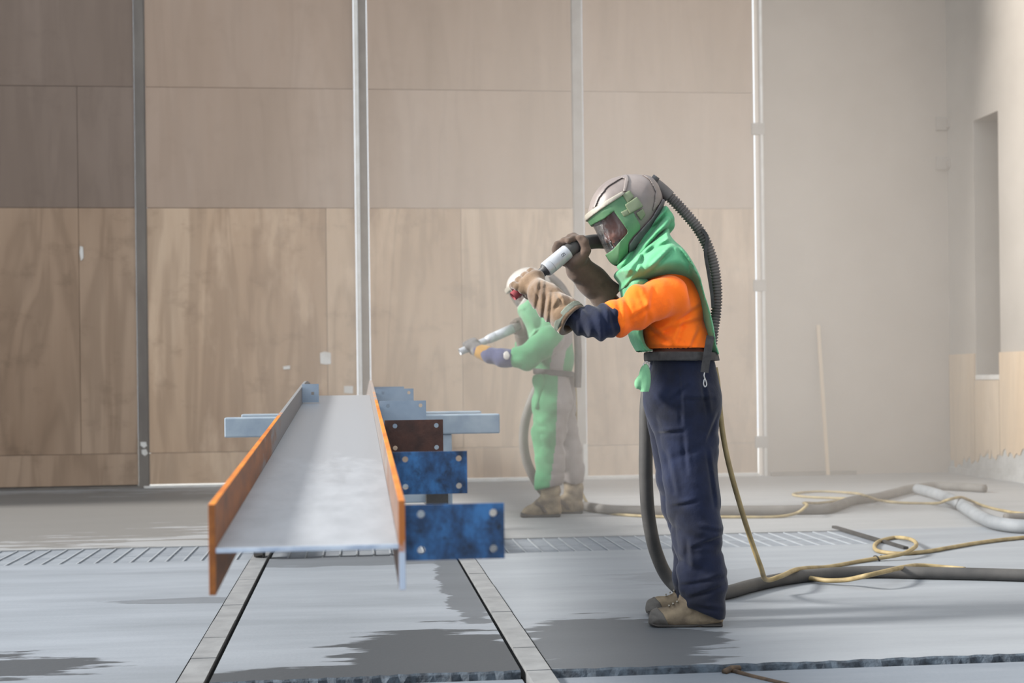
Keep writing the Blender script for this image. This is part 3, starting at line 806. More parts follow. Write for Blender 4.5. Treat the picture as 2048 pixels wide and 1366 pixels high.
def visor_mat():
    mt, nt, b = nodes('clear_scratched_visor')
    b.inputs['Base Color'].default_value = (.95, .96, .97, 1); b.inputs['Roughness'].default_value = .03
    b.inputs['IOR'].default_value = 1.15; b.inputs['Transmission Weight'].default_value = 1.0
    out = nt.nodes['Material Output']; tr = nt.nodes.new('ShaderNodeBsdfTransparent'); mx = nt.nodes.new('ShaderNodeMixShader')
    tr.inputs[0].default_value = (.93, .94, .95, 1)
    gl = nt.nodes.new('ShaderNodeBsdfGlossy'); gl.inputs['Roughness'].default_value = .08
    dif = nt.nodes.new('ShaderNodeBsdfDiffuse'); dif.inputs[0].default_value = (.8, .8, .8, 1)
    lw = nt.nodes.new('ShaderNodeLayerWeight'); lw.inputs[0].default_value = .2
    nt.links.new(math_(nt, 'ADD', math_(nt, 'MULTIPLY', lw.outputs['Fresnel'], .5), .02), mx.inputs[0]); nt.links.new(tr.outputs[0], mx.inputs[1]); nt.links.new(gl.outputs[0], mx.inputs[2])
    mx2 = nt.nodes.new('ShaderNodeMixShader'); scr = ramp(nt, noise(nt, place_coord(nt, (9, 9, 3)), 6, 6, .7), [(.5, .0), (.8, .16)])
    nt.links.new(scr, mx2.inputs[0]); nt.links.new(mx.outputs[0], mx2.inputs[1]); nt.links.new(dif.outputs[0], mx2.inputs[2])
    nt.links.new(mx2.outputs[0], out.inputs[0]); return mt
m_visor = visor_mat()

D1 = 5.92
foot1 = G(1375, 1247)
w1 = root('person', (foot1[0], foot1[1], 0), 'worker in orange shirt and navy trousers with green cape, raising a blast nozzle', 'person')
K = lambda *a: Lp(*a)
# legs
NL = [K(1366, 735, 5.86), K(1363, 800, 5.85), K(1374, 900, 5.82), K(1380, 960, 5.81), K(1387, 1010, 5.80), K(1395, 1060, 5.795), K(1400, 1110, 5.79), K(1403, 1160, 5.79), K(1400, 1245, 5.79)]
NR = [.132, .150, .112, .106, .106, .099, .092, .092, .094]
FL = [K(1360, 735, 6.0), K(1354, 800, 6.01), K(1360, 900, 6.03), K(1363, 960, 6.04), K(1370, 1010, 6.05), K(1386, 1050, 6.05), K(1394, 1100, 6.05), K(1392, 1150, 6.06), K(1386, 1225, 6.06)]
FR = [.126, .140, .108, .105, .100, .096, .094, .094, .095]
hem_n = lambda P: half(P, K(1350, 1213, 5.79), np.array([-.10, -1, 0]) * 1.0)
def trousers(P):
    wob = folds(P, .010, (7, 5, 7), 3.1) + folds(P, .006, (10, 19, 10), 7.7) * np.clip((.55 - P[:, 1]) / .3, 0.3, 1)
    a = chain(P, NL, NR, .03, .95); b = chain(P, FL, FR, .03, .95)
    nh = np.array([-.02, -1.0, 0]); t = K(1443, 1232, 5.79) - K(1350, 1213, 5.79); nn = np.array([t[1], -t[0], 0])
    a = smax(a, half(P, K(1350, 1212, 5.79), nn), .006)
    b = smax(b, half(P, K(1345, 1200, 6.06), nn), .006)
    d = smin(a, b, .03)
    # knee break of the near leg and stacked cuff folds
    d = d + wob
    for (px, py, amp) in ((1395, 1075, .012), (1402, 1140, .012), (1400, 1180, .010), (1372, 905, .006)):
        c = K(px, py, 5.79); s = (P[:, 1] - c[1]) + .45 * (P[:, 0] - c[0]) * (1 if amp > .01 else -1)
        d = d + amp * np.exp(-(s / .018) ** 2) * np.clip(1 - np.abs(P[:, 0] - c[0]) / .14, 0, 1)
    d = d + creases(P, TC, 5.79, 5.95)
    return smax(d, half(P, K(1360, 714, 5.9), (0, 1, 0)), .01)
TC = fold_set([(1352, 735, 1358, 850), (1425, 798, 1368, 800), (1436, 825, 1412, 880), (1340, 800, 1372, 770), (1345, 1012, 1388, 1000), (1392, 1052, 1442, 1062), (1378, 1092, 1442, 1070), (1368, 1075, 1372, 1130), (1362, 1168, 1440, 1150), (1375, 1192, 1446, 1166), (1385, 1208, 1440, 1216), (1318, 868, 1362, 862), (1362, 864, 1368, 945), (1330, 900, 1345, 985), (1410, 900, 1425, 1010), (1400, 760, 1412, 830)], .007, .008)
soft('trousers', trousers, (K(1270, 700, 5.6)[0], .03, 5.58), (K(1470, 700, 5.9)[0], K(0, 705, 5.9)[1], 6.25), .0065, m_navy, w1)

# torso, shoulders and sleeves
TO = [K(1364, 735, D1), K(1356, 690, D1), K(1344, 625, D1), K(1330, 565, D1)]; TR = [.128, .131, .128, .110]
S_N, E_N = K(1338, 588, 5.72), K(1206, 648, 5.62)
armdir = (E_N - S_N) / np.linalg.norm(E_N - S_N)
SLV = [S_N, K(1285, 612, 5.67), K(1222, 641, 5.63), K(1190, 655, 5.61)]; SLR = [.080, .080, .070, .066]
hem_s = K(1222, 641, 5.63)
SC_ = fold_set([(1250, 588, 1262, 648), (1236, 600, 1240, 650), (1275, 580, 1300, 640), (1310, 575, 1292, 650), (1262, 640, 1300, 615)], .007, .009)
BC_ = fold_set([(1292, 648, 1345, 692), (1300, 672, 1402, 640), (1308, 694, 1395, 702), (1330, 660, 1405, 610), (1350, 690, 1370, 640), (1305, 640, 1325, 590), (1380, 700, 1400, 660)], .009, .010)
def torso(P): return chain(P, TO, TR, .04, 1.38)
def shirt(P):
    d = torso(P) + folds(P, .012, (5, 7, 5), 1.7)
    s = chain(P, SLV, SLR, .03)
    q = (P - S_N) @ armdir
    s = s + folds(P, .009, (9, 9, 6), 5.5) + .005 * np.sin(q * 70 + 3 * vnoise(P * 6)) * np.exp(-((q - .12) / .12) ** 2)
    s = s + creases(P, SC_, 5.6)
    s = smax(s, q - (hem_s - S_N) @ armdir, .006)
    d = d + creases(P, BC_, 5.75, 5.95)
    far = chain(P, [K(1330, 590, 6.12), K(1285, 640, 6.2), K(1245, 625, 6.18)], [.08, .07, .06], .03)
    d = smin(smin(d, s, .045), far, .04)
    return smax(d, half(P, K(1360, 711, D1), (0, -1, 0)), .012)
soft('shirt', shirt, (K(1195, 600, 5.6)[0], K(0, 712, 5.6)[1], 5.5), (K(1440, 700, 5.9)[0], K(0, 500, 5.9)[1], 6.35), .0065, m_orange, w1)
FA = [K(1228, 636, 5.63), K(1206, 647, 5.62), K(1165, 643, 5.66), K(1120, 622, 5.70)]; FARR = [.060, .0615, .053, .042]
def lower_sleeve(P):
    d = chain(P, FA, FARR, .025)
    return d + folds(P, .008, (9, 14, 9), 2.2) + .004 * np.sin((P[:, 0] * 1.0 + P[:, 1] * .3) * 130 + 4 * vnoise(P * 9))
lo, hi = bounds(FA, .085); soft('lower_sleeve', lower_sleeve, lo, hi, .005, m_navy, w1, label='navy lower sleeve of the orange shirt')

# gun axis
GA, GB = K(1133, 505, 5.93), K(1026, 593, 5.86)
gdir = (GB - GA) / np.linalg.norm(GB - GA)
near = np.array([0, 0, -1.0]); near = near - gdir * (near @ gdir); near /= np.linalg.norm(near)
gup = np.cross(near, gdir); gup = gup if gup[1] > 0 else -gup; gup /= np.linalg.norm(gup)
# near glove: palm over the camera side of the nozzle, fingers over its top, thumb below
hc = GA + gdir * ((K(1056, 568, 5.88) - GA) @ gdir)
off0 = (hc - GA) @ gdir
fing_n = grip(GA, gdir, near, gup, .022, [off0 + .052, off0 + .020, off0 - .012, off0 - .043], [(30, 66, 104, 150, 195)] * 4, [.0155, .0165, .0165, .0150])
thumb_n = grip(GA, gdir, near, gup, .022, [off0 + .030], [(-30, -60, -95, -130)], [.017])
PALM = hc + near * .040 - gup * .006
GN = [K(1149, 644, 5.665), K(1122, 622, 5.69), K(1100, 603, 5.73), K(1084, 588, 5.765)]; GNR = [.073, .064, .057, .052]
gmouth = K(1146, 642, 5.665)
def glove_near(P):
    d = chain(P, GN + [PALM - gup * .012 - gdir * .01], GNR + [.040], .03)
    d = smin(d, ell(P, PALM, (.040, .028, .066), np.stack([gup, near, gdir])), .025)
    gd = (GN[0] - GN[2]); gd /= np.linalg.norm(gd); q = (P - GN[2]) @ gd
    d = d + folds(P, .005, (14, 14, 12), 4.4) + creases(P, GC_, 5.72)
    for c, r in fing_n + thumb_n:
        d = smin(d, chain(P, c, r, .004), .005)
    d = smax(d, half(P, gmouth, (gmouth - K(1113, 615, 5.7))), .006)
    # open mouth of the gauntlet
    return smax(d, -chain(P, [K(1175, 655, 5.64), K(1135, 633, 5.68)], [.062, .054], .02), .004)
GC_ = fold_set([(1082, 560, 1072, 622), (1092, 572, 1086, 640), (1104, 585, 1098, 650), (1112, 590, 1122, 612), (1066, 575, 1078, 600), (1106, 625, 1122, 600)], .006, .006)
lo, hi = bounds(GN + [p for c, _ in fing_n + thumb_n for p in c], .085); soft('glove', glove_near, lo, hi, .0034, m_suede, w1, label='tan suede gauntlet with grey cuff band')
def band(P):
    gd = gmouth - K(1113, 615, 5.7); gd /= np.linalg.norm(gd); q = (P - gmouth) @ gd
    gp = chain(P, GN, GNR, .03) - .0035
    low = np.maximum(np.abs(q + .024) - .013, -(gp + .01)); return np.maximum(gp, low)
lo, hi = bounds(GN[:2], .09); soft('cuff_band', band, lo, hi, .0042, m_cuff, w1)
# far glove holding the hose from below
hc2p = K(1150, 497, 5.95)
HD = K(1133, 505, 5.94) - K(1172, 487, 5.99); HD /= np.linalg.norm(HD)
near2 = np.array([0, 0, -1.0]); near2 = near2 - HD * (near2 @ HD); near2 /= np.linalg.norm(near2)
up2 = np.cross(near2, HD); up2 = up2 if up2[1] > 0 else -up2
hc2 = K(1143, 500, 5.955)
fing_f = grip(hc2, HD, -near2, up2, .034, [.040, .014, -.012, -.036], [(-40, 0, 40, 75)] + [(-40, 5, 55, 100, 128)] * 3, [.0155, .0165, .0165, .015])
thumb_f = [([hc2 - up2 * .055 - HD * .012 + near2 * .02, hc2 - up2 * .03 - HD * .03 + near2 * .05, hc2 - HD * .036 + near2 * .056, hc2 + up2 * .022 - HD * .034 + near2 * .052], [.02, .021, .0205, .018])]
GF = [K(1216, 596, 6.08), K(1185, 562, 6.05), K(1160, 538, 6.01), K(1150, 520, 5.98)]; GFR = [.070, .062, .054, .046]
def glove_far(P):
    d = chain(P, GF, GFR, .03)
    for c, r in fing_f + thumb_f: d = smin(d, chain(P, c, r, .006), .012)
    d = smin(d, ell(P, hc2 - up2 * .048, (.028, .05, .045), np.stack([up2, near2, HD])), .02)
    d = d + folds(P, .005, (14, 14, 12), 6.4)
    return smax(d, half(P, K(1216, 596, 6.08), K(1216, 596, 6.08) - K(1185, 562, 6.05)), .006)
lo, hi = bounds(GF + [p for c, _ in fing_f + thumb_f for p in c], .085); soft('glove', glove_far, lo, hi, .004, m_suede_d, w1, label='dark suede gauntlet gripping the hose')

# boots
def boot(parent, dx, dy, d, wd=.05, scale=1.0, x0=1370, y0=1250, mu=m_boot, mt_=m_toe, tall=0, h=.0045):
    T = lambda L: [(x0 + (x - 1370) * scale + dx, y0 + (y - 1250) * scale + dy) for x, y in L]
    up = outline(T([(1300, 1247), (1299, 1232), (1306, 1221), (1320, 1215), (1340, 1213), (1354, 1206), (1360, 1190 - tall), (1442, 1188 - tall), (1444, 1215), (1443, 1247)]), d, 4)
    toe = outline(T([(1290, 1252), (1290, 1215), (1312, 1213), (1324, 1224), (1334, 1244), (1334, 1252)]), d, 0)
    sol = outline(T([(1298, 1240), (1310, 1243), (1350, 1244), (1395, 1243), (1444, 1241), (1445, 1252.5), (1405, 1252.5), (1396, 1250), (1388, 1252.5), (1312, 1253), (1301, 1249)]), d, 0)
    wc = d
    base = lambda P: inflate(P, up, wc, wd, .042) + folds(P, .003, (20, 30, 20), dx)
    lo = np.array([up[:, 0].min() - .02, -.02, wc - wd - .03]); hi = np.array([up[:, 0].max() + .02, up[:, 1].max() + .03, wc + wd + .03])
    u = soft('boot', base, lo, hi, h, mu, parent)
    soft('toe_cap', lambda P: np.maximum(np.maximum(base(P) - .003, -(base(P) + .006)), poly2(P, toe)), lo, hi, h * .8, mt_, u)
    soft('sole', lambda P: smax(inflate(P, sol, wc, wd + .006, .012), -P[:, 1] + .0, .002), lo, hi, h * .8, m_sole, u)
    # lacing over the instep
    for k in range(3):
        c = [Lp(*T([(1338 + 8 * k, 1211 - 4 * k)])[0], d + o) for o in (-.028, 0, .028)]
        V, Fc = tube_mesh(to_world(catmull(c, 4)), .004, 8); mesh_obj('lace', V, Fc, m_edge, u, True)
    return u
boot(w1, 0, 0, 5.79)
boot(w1, -6, -22, 6.05, tall=-5)

# belt, strap and hook
def belt(P):
    t = chain(P, [K(1364, 735, D1), K(1358, 700, D1)], [.133, .133], .02, 1.38)
    t = smin(t, chain(P, [NL[0], FL[0]], [.133, .128], .03), .05)
    zz = np.abs(P[:, 1] - K(1360, 714, D1)[1] - (P[:, 0] - K(1360, 714, D1)[0]) * -.02) - .019
    return smax(np.maximum(t - .010, -(t + .006)), zz, .004)
soft('belt', belt, (K(1255, 700, 5.9)[0], K(0, 740, 5.9)[1], 5.6), (K(1460, 700, 5.9)[0], K(0, 690, 5.9)[1], 6.25), .005, m_belt, w1)
def ribbon(name, pts, width, th, mat, parent, n=8):
    c = catmull(pts, n); V = []; Fc = []; wv = np.gradient(c, axis=0); 
    for i in range(len(c)):
        t = wv[i] / np.linalg.norm(wv[i]); s = np.cross(t, FWD); s /= np.linalg.norm(s); nrm = np.cross(t, s)
        V += [c[i] + s * width / 2 * a + nrm * th / 2 * b for a, b in ((-1, -1), (1, -1), (1, 1), (-1, 1))]
    for i in range(len(c) - 1):
        for k in range(4): Fc.append((4 * i + k, 4 * i + (k + 1) % 4, 4 * i + 4 + (k + 1) % 4, 4 * i + 4 + k))
    n_ = len(c); Fc += [(3, 2, 1, 0), (4 * n_ - 4, 4 * n_ - 3, 4 * n_ - 2, 4 * n_ - 1)]
    return mesh_obj(name, V, Fc, mat, parent)
st = ribbon('strap', [W(1421, 672, 5.72), W(1416, 700, 5.70), W(1411, 730, 5.695), W(1409, 745, 5.695)], .032, .004, m_belt, w1)
V, Fc = tube_mesh(catmull([W(1409, 745, 5.693), W(1408, 752, 5.692), W(1411, 760, 5.692), W(1413, 770, 5.692), W(1410, 774, 5.692), W(1407, 768, 5.692), W(1409, 757, 5.692)], 5), .0028, 8)
mesh_obj('snap_hook', V, Fc, m_steel, st, True)
# cloth glove hung from a ring at the front of the belt
rg = catmull([W(1293 + 6 * math.cos(t), 731 + 8 * math.sin(t), 5.70 + .004 * math.cos(t)) for t in np.linspace(0, 2 * math.pi, 9)[:-1]], 4, True)
V, Fc = tube_mesh(np.vstack([rg, rg[:1]]), .0022, 8, False)
hg = mesh_obj('belt_ring', V, Fc, m_steel, w1, True)
rag = outline([(1292, 728), (1300, 740), (1299, 770), (1292, 790), (1282, 792), (1279, 780), (1272, 776), (1270, 765), (1276, 750), (1283, 735)], 5.70, 3)
soft('hung_cloth', lambda P: inflate(P, rag, 5.705, .02, .02) + folds(P, .006, (22, 12, 20), 8.1), (K(1260, 700, 5.7)[0], K(0, 800, 5.7)[1], 5.65), (K(1310, 700, 5.7)[0], K(0, 720, 5.7)[1], 5.76), .004, m_green2, w1)

# cape and hood
CAPE = outline([(1238, 540), (1268, 516), (1312, 472), (1338, 446), (1348, 450), (1350, 464), (1376, 492), (1400, 536), (1422, 600), (1436, 660), (1447, 714), (1430, 697), (1416, 660), (1407, 615), (1400, 580), (1392, 562), (1374, 551), (1340, 549), (1300, 555), (1268, 566), (1249, 574), (1250, 558)], 5.72, 4)
CC_ = fold_set([(1262, 540, 1330, 470), (1258, 556, 1285, 520), (1285, 540, 1289, 500), (1275, 505, 1318, 462), (1300, 545, 1345, 500), (1360, 500, 1400, 560), (1345, 480, 1300, 500), (1410, 600, 1428, 680)], .006, .009)
zc = [K(0, y, 5.8)[1] for y in (714, 600, 560, 520, 480, 445, 420)]
def cape(P):
    Wd = np.interp(P[:, 1], zc, [.235, .26, .268, .255, .175, .115, .10])
    d = inflate(P, CAPE, D1 - .005, Wd, .055)
    return d + folds(P, .006, (5, 5, 8), 2.9) + creases(P, CC_, 5.66)
soft('cape', cape, (K(1225, 700, 5.6)[0], K(0, 725, 5.6)[1], 5.58), (K(1460, 700, 5.9)[0], K(0, 405, 5.9)[1], 6.26), .0055, m_green, w1)
COLLAR = outline([(1234, 534), (1244, 520), (1292, 466), (1328, 412), (1343, 432), (1347, 455), (1330, 480), (1290, 520), (1262, 552)], D1, 4)
soft('hood_collar', lambda P: inflate(P, COLLAR, D1, .119, .045) + folds(P, .006, (9, 12, 8), 12.9) + creases(P, fold_set([(1345, 445, 1290, 500), (1335, 425, 1280, 490), (1270, 500, 1245, 540), (1340, 462, 1310, 478)], .008, .009), D1), (K(1215, 700, 5.6)[0], K(0, 570, 5.6)[1], 5.7), (K(1360, 700, 5.9)[0], K(0, 395, 5.9)[1], 6.15), .005, m_green, w1)
FRONT = outline([(1250, 558), (1300, 556), (1294, 620), (1290, 665), (1296, 690), (1312, 708), (1284, 711), (1270, 690), (1258, 655), (1250, 600)], 5.8, 4)
soft('front_flap', lambda P: inflate(P, FRONT, D1 - .01, .185, .035) + folds(P, .007, (10, 6, 9), 22.9), (K(1235, 700, 5.6)[0], K(0, 716, 5.6)[1], 5.68), (K(1320, 700, 5.9)[0], K(0, 545, 5.9)[1], 6.16), .0055, m_green, w1)

# body: one continuous figure under the clothes, face in the visor
hf = np.array([-.88, -.47, 0.0]); hf /= np.linalg.norm(hf); hu = np.array([-.47, .88, 0.0]); hu /= np.linalg.norm(hu); hw = np.array([0, 0, 1.0])
HFR = np.stack([hf, hu, hw]); HC = K(1252, 448, D1)
H = lambda a, b, c=0.0: HC + hf * a + hu * b + hw * c
def body(P):
    d = ell(P, H(-.005, .035), (.092, .092, .074), HFR)
    d = smin(d, ell(P, H(.028, -.045), (.062, .075, .056), HFR), .03)
    d = smin(d, ell(P, H(.066, -.092), (.024, .022, .026), HFR), .02)                     # chin
    d = smin(d, cone(P, H(.086, .022), H(.100, -.022), .008, .0125), .008)                # nose
    d = smin(d, cone(P, H(.080, .032, -.032), H(.080, .032, .032), .0095, .0095), .012)   # brow
    for s in (-1, 1):
        d = smax(d, -ell(P, H(.094, .014, .031 * s), (.014, .011, .016), HFR), .006)      # eye sockets
        d = smin(d, ell(P, H(.0735, .014, .030 * s), (.0125, .0125, .0125), HFR), .003)
        d = smin(d, ell(P, H(.064, -.022, .042 * s), (.02, .018, .016), HFR), .014)       # cheeks
        d = smin(d, ell(P, H(-.012, -.005, .075 * s), (.016, .03, .01), HFR), .006)       # ears
        d = smin(d, ell(P, H(.093, -.024, .011 * s), (.008, .006, .007), HFR), .004)
    d = smin(d, cone(P, H(.084, -.050, -.018), H(.084, -.050, .018), .0065, .0065), .005) # lips
    d = smin(d, cone(P, H(.082, -.062, -.015), H(.082, -.062, .015), .0065, .0065), .005)
    d = smin(d, cone(P, H(-.02, -.05), K(1318, 545, D1), .056, .066), .03)
    d = smin(d, chain(P, TO, [.095, .098, .10, .085], .04, 1.3), .05)
    d = smin(d, chain(P, [S_N, K(1285, 612, 5.67), E_N, K(1165, 643, 5.66), K(1100, 603, 5.74), K(1078, 584, 5.78)], [.055, .05, .04, .036, .028, .026], .03), .04)
    d = smin(d, chain(P, [K(1330, 590, 6.1), K(1245, 630, 6.18), K(1190, 567, 6.055), K(1154, 527, 5.985)], [.055, .042, .032, .026], .03), .04)
    d = smin(d, chain(P, NL[:-1] + [K(1402, 1232, 5.79)], [.1, .095, .08, .07, .062, .055, .05, .042, .036], .03), .04)
    d = smin(d, chain(P, FL[:-1] + [K(1394, 1205, 6.05)], [.1, .095, .08, .07, .062, .055, .05, .042, .036], .03), .04)
    return d
def beard_pick(c):
    q = (c - HC); a, b, w_ = q @ hf, q @ hu, q[:, 2]
    return ((b < -.046) & (a > .0) & (b > -.13) & ~((a > .078) & (np.abs(w_) < .02) & (b > -.066))).astype(int)
bd = soft('body', body, (K(1060, 700, 5.6)[0], .02, 5.5), (K(1460, 700, 5.9)[0], K(0, 350, 5.9)[1], 6.32), .006, m_skin, w1, mats=[m_skin, m_beard], pick=beard_pick)
for s in (-1, 1):
    V, Fc = revolve(to_world([H(.078, .014, .030 * s)])[0], to_world([H(.0875, .0125, .030 * s)])[0], [(0, .006), (.006, .0058), (.0085, .003), (.0095, 0)], 14)
    mesh_obj('eye', V, Fc, m_beard, bd, True)

# helmet
HP = outline([(1176, 437), (1179, 410), (1192, 382), (1214, 362), (1245, 351), (1278, 350), (1302, 357), (1317, 374), (1325, 398), (1321, 416), (1300, 456), (1262, 504), (1236, 529), (1224, 524), (1213, 508), (1196, 474), (1185, 452)], D1, 4)
WIN = outline([(1184, 452), (1205, 444), (1223, 430), (1251, 468), (1249, 474), (1222, 504), (1212, 508), (1196, 478)], D1, 0)
WINC = outline([(1150, 466), (1184, 452), (1205, 444), (1223, 430), (1251, 468), (1249, 474), (1222, 504), (1212, 509), (1180, 525)], D1, 0)
FRM = outline([(1170, 440), (1238, 398), (1246, 402), (1258, 424), (1266, 440), (1276, 456), (1276, 464), (1262, 478), (1253, 490), (1254, 508), (1240, 534), (1222, 530), (1206, 512), (1180, 462), (1170, 448)], D1, 0)
BROW = outline([(1160, 436), (1240, 391), (1244, 397), (1176, 441), (1160, 448)], D1, 0)
RIM = outline([(1322, 402), (1334, 400), (1330, 424), (1306, 466), (1270, 506), (1256, 514), (1254, 494), (1264, 480), (1300, 440)], D1, 0)
def HB(P): return inflate(P, HP, D1, .128, .10)
hlo = np.array([K(1160, 400, 5.9)[0], K(0, 545, 5.9)[1], D1 - .165]); hhi = np.array([K(1345, 400, 5.9)[0], K(0, 335, 5.9)[1], D1 + .165])
def nowin(P, grow=0): return -(poly2(P, WINC) - grow)
def shellf(P):
    d = np.maximum(HB(P), -(HB(P) + .009))
    d = np.maximum(d, nowin(P)); d = np.maximum(d, -(poly2(P, BOT)))
    return d
BOT = outline([(1330, 410), (1262, 506), (1236, 532), (1250, 560), (1370, 520), (1360, 410)], D1, 0)
helm = soft('blast_helmet', shellf, hlo, hhi, .0045, m_shell, w1, label='dusty grey blast helmet shell with green visor frame')
fr_ = soft('visor_frame', lambda P: np.maximum(np.maximum(HB(P) - .006, -(HB(P) + .003)), np.maximum(poly2(P, FRM), nowin(P))), hlo, hhi, .004, m_frame, helm)
soft('brow_strip', lambda P: smax(np.maximum(HB(P) - .013, -(HB(P) + .002)), poly2(P, BROW), .003), hlo, hhi, .004, m_edge, helm)
soft('neck_rim', lambda P: smax(np.maximum(HB(P) - .010, -(HB(P) + .012)), poly2(P, RIM), .004), hlo, hhi, .0045, m_rimgrey, helm)
soft('visor', lambda P: np.maximum(np.abs(HB(P) + .004) - .0022, poly2(P, WINC) - .004), hlo, hhi, .0036, m_visor, helm)
CHN = outline([(1205, 506), (1216, 506), (1224, 503), (1254, 468), (1256, 470), (1228, 506), (1226, 536), (1200, 530)], D1, 0)
for L in ([(1239, 398), (1254, 389), (1263, 402), (1250, 416)], [(1244, 418), (1268, 402), (1281, 421), (1254, 436)], [(1236, 432), (1250, 425), (1256, 436), (1243, 442)], [(1266, 434), (1280, 424), (1286, 436), (1277, 448)]):
    q = outline(L, D1, 0)
    k_ = .014 if L[0][0] == 1244 else .010
    for s in (-1, 1):
        soft('clip', lambda P: smax(smax(np.maximum(HB(P) - k_, -(HB(P) - .002)), poly2(P, q), .003), -s * (P[:, 2] - D1) + .02, .002), hlo, hhi, .004, m_clip, helm)
# raised crest lines over the dome
RID = outline([(1182, 420), (1190, 396), (1208, 374), (1238, 362), (1240, 355), (1252, 352), (1254, 366), (1247, 392), (1241, 392), (1246, 364), (1240, 362), (1212, 380), (1195, 402), (1187, 422)], D1, 0)
for s in (-1, 1): soft('crest_ridge', lambda P: np.maximum(smax(np.maximum(HB(P) - .006, -(HB(P) + .002)), poly2(P, RID), .002), -s * (P[:, 2] - D1) + .004), hlo, hhi, .0036, m_shell, helm)
RID2 = outline([(1281, 352), (1300, 354), (1314, 372), (1322, 396), (1316, 412), (1300, 430), (1304, 410), (1306, 390), (1296, 366)], D1, 0)
soft('rear_panel', lambda P: smax(np.maximum(HB(P) - .005, -(HB(P) + .002)), poly2(P, RID2), .002), hlo, hhi, .004, m_shell, helm)
p = W(1305, 358, D1)
V, Fc = revolve(W(1298, 362, D1), W(1312, 372, D1), [(0, 0), (0, .034), (.03, .034), (.03, 0)], 24); mesh_obj('hose_collar', V, Fc, m_rubber, helm, True)

# breathing tube
tp = catmull([W(*q) for q in ((1304, 366, 5.92), (1320, 377, 5.92), (1345, 399, 5.92), (1372, 428, 5.92), (1395, 456, 5.915), (1413, 488, 5.91), (1426, 525, 5.91), (1432, 560, 5.91), (1434, 595, 5.91), (1432, 625, 5.91), (1428, 655, 5.90), (1424, 690, 5.90))], 40)
L_ = np.concatenate([[0], np.cumsum(np.linalg.norm(np.diff(tp, axis=0), axis=1))])
n_ = int(L_[-1] / .0018); s_ = np.linspace(0, L_[-1], n_); tp = np.stack([np.interp(s_, L_, tp[:, k]) for k in range(3)], 1)
rad = np.where(s_ < .095, .0285 - .03 * s_, .0215 + .0032 * np.sin(s_ * 2 * math.pi / .0125)); rad = rad - np.clip((s_ - .35) * .006, 0, .002)
V, Fc = tube_mesh(tp, rad, 18); bt = mesh_obj('breathing_tube', V, Fc, m_tube, w1, True); bt['label'] = 'grey ribbed breathing tube'
ribbon('tube_strap', [W(1404, 459, 5.885), W(1414, 474, 5.88), (W(1411, 505, 5.88)), W(1417, 545, 5.88), W(1424, 590, 5.87), W(1426, 615, 5.87)], .014, .004, m_belt, bt)

# blast nozzle and hose
gun = root('blast_nozzle', Lw(GA), 'silver blast nozzle with red tip held up by the near worker', 'nozzle')
gl = lambda px, py: (K(px, py, 5.9) - GA) @ gdir
q0, q1, q2 = -.006, .118, np.linalg.norm(GB - GA)
P0 = Lw(GA); P1 = Lw(GB)
V, Fc = revolve(P0, P1, [(q0, .0), (q0, .0315), (q0 + .003, .0325), (.086, .0325), (.088, .0305), (.090, .0325), (q1 - .004, .0325), (q1, .031), (q1, .0)], 40); mesh_obj('sleeve', V, Fc, m_alu, gun)
V, Fc = revolve(P0, P1, [(q1 - .005, .026), (q1 + .006, .026), (q1 + .010, .0205), (.21, .0205), (.21, 0)], 32); mesh_obj('neck', V, Fc, m_rubber, gun, True)
V, Fc = revolve(P0, P1, [(.15, 0), (.15, .0205), (q2, .0195), (q2 + .001, .018), (q2 - .004, .0125), (q2 - .05, .010), (q2 - .05, 0)], 32); mesh_obj('tip', V, Fc, m_red, gun)
# stamped mark on the sleeve: a small framed square
mk = GA + gdir * .028; nn_ = near * .0327
fr2 = [(-.005, -.008), (.005, -.008), (.005, .008), (-.005, .008)]
V, Fc = tube_mesh([Lw(mk + nn_ + gup * a + gdir * b) for a, b in fr2 + fr2[:2]], .0009, 6); mesh_obj('stamped_mark', V, Fc, m_rubber, gun)
V, Fc = tube_mesh([Lw(mk + nn_ + gup * a + gdir * b) for a, b in ((-.005, .003), (.004, -.003))], .0008, 6); mesh_obj('stamped_mark', V, Fc, m_rubber, gun)

def hose(name, pts, r, mat, label, seg=16, n=10, cat='hose', group=None):
    c = catmull(pts, n); V, Fc = tube_mesh(c, r, seg)
    return tag(mesh_obj(name, V, Fc, mat, None, True), label, cat, group)
R1h = .0305
Gz = lambda px, py, z: G(px, py, z)
hose('blast_hose', [Lw(GA - gdir * -.0 ), W(1150, 494, 5.955), W(1172, 486, 5.99), W(1200, 483, 6.04), W(1240, 490, 6.10), W(1285, 520, 6.17), W(1320, 570, 6.29), W(1322, 650, 6.33), W(1305, 730, 6.28), W(1294, 800, 6.24), W(1292, 880, 6.24), W(1292, 960, 6.26), W(1298, 1040, 6.31), W(1314, 1110, 6.37), W(1340, 1160, 6.42), Gz(1385, 1193, R1h), Gz(1447, 1186, R1h), Gz(1500, 1172, R1h), Gz(1560, 1159, R1h), Gz(1640, 1149, R1h), Gz(1740, 1144, R1h), Gz(1850, 1146, R1h), Gz(1950, 1148, R1h), Gz(2060, 1151, R1h), Gz(2300, 1158, R1h)], R1h, m_hose, 'thick dark blast hose from the near nozzle trailing along the floor', 20, 14)
za = .012
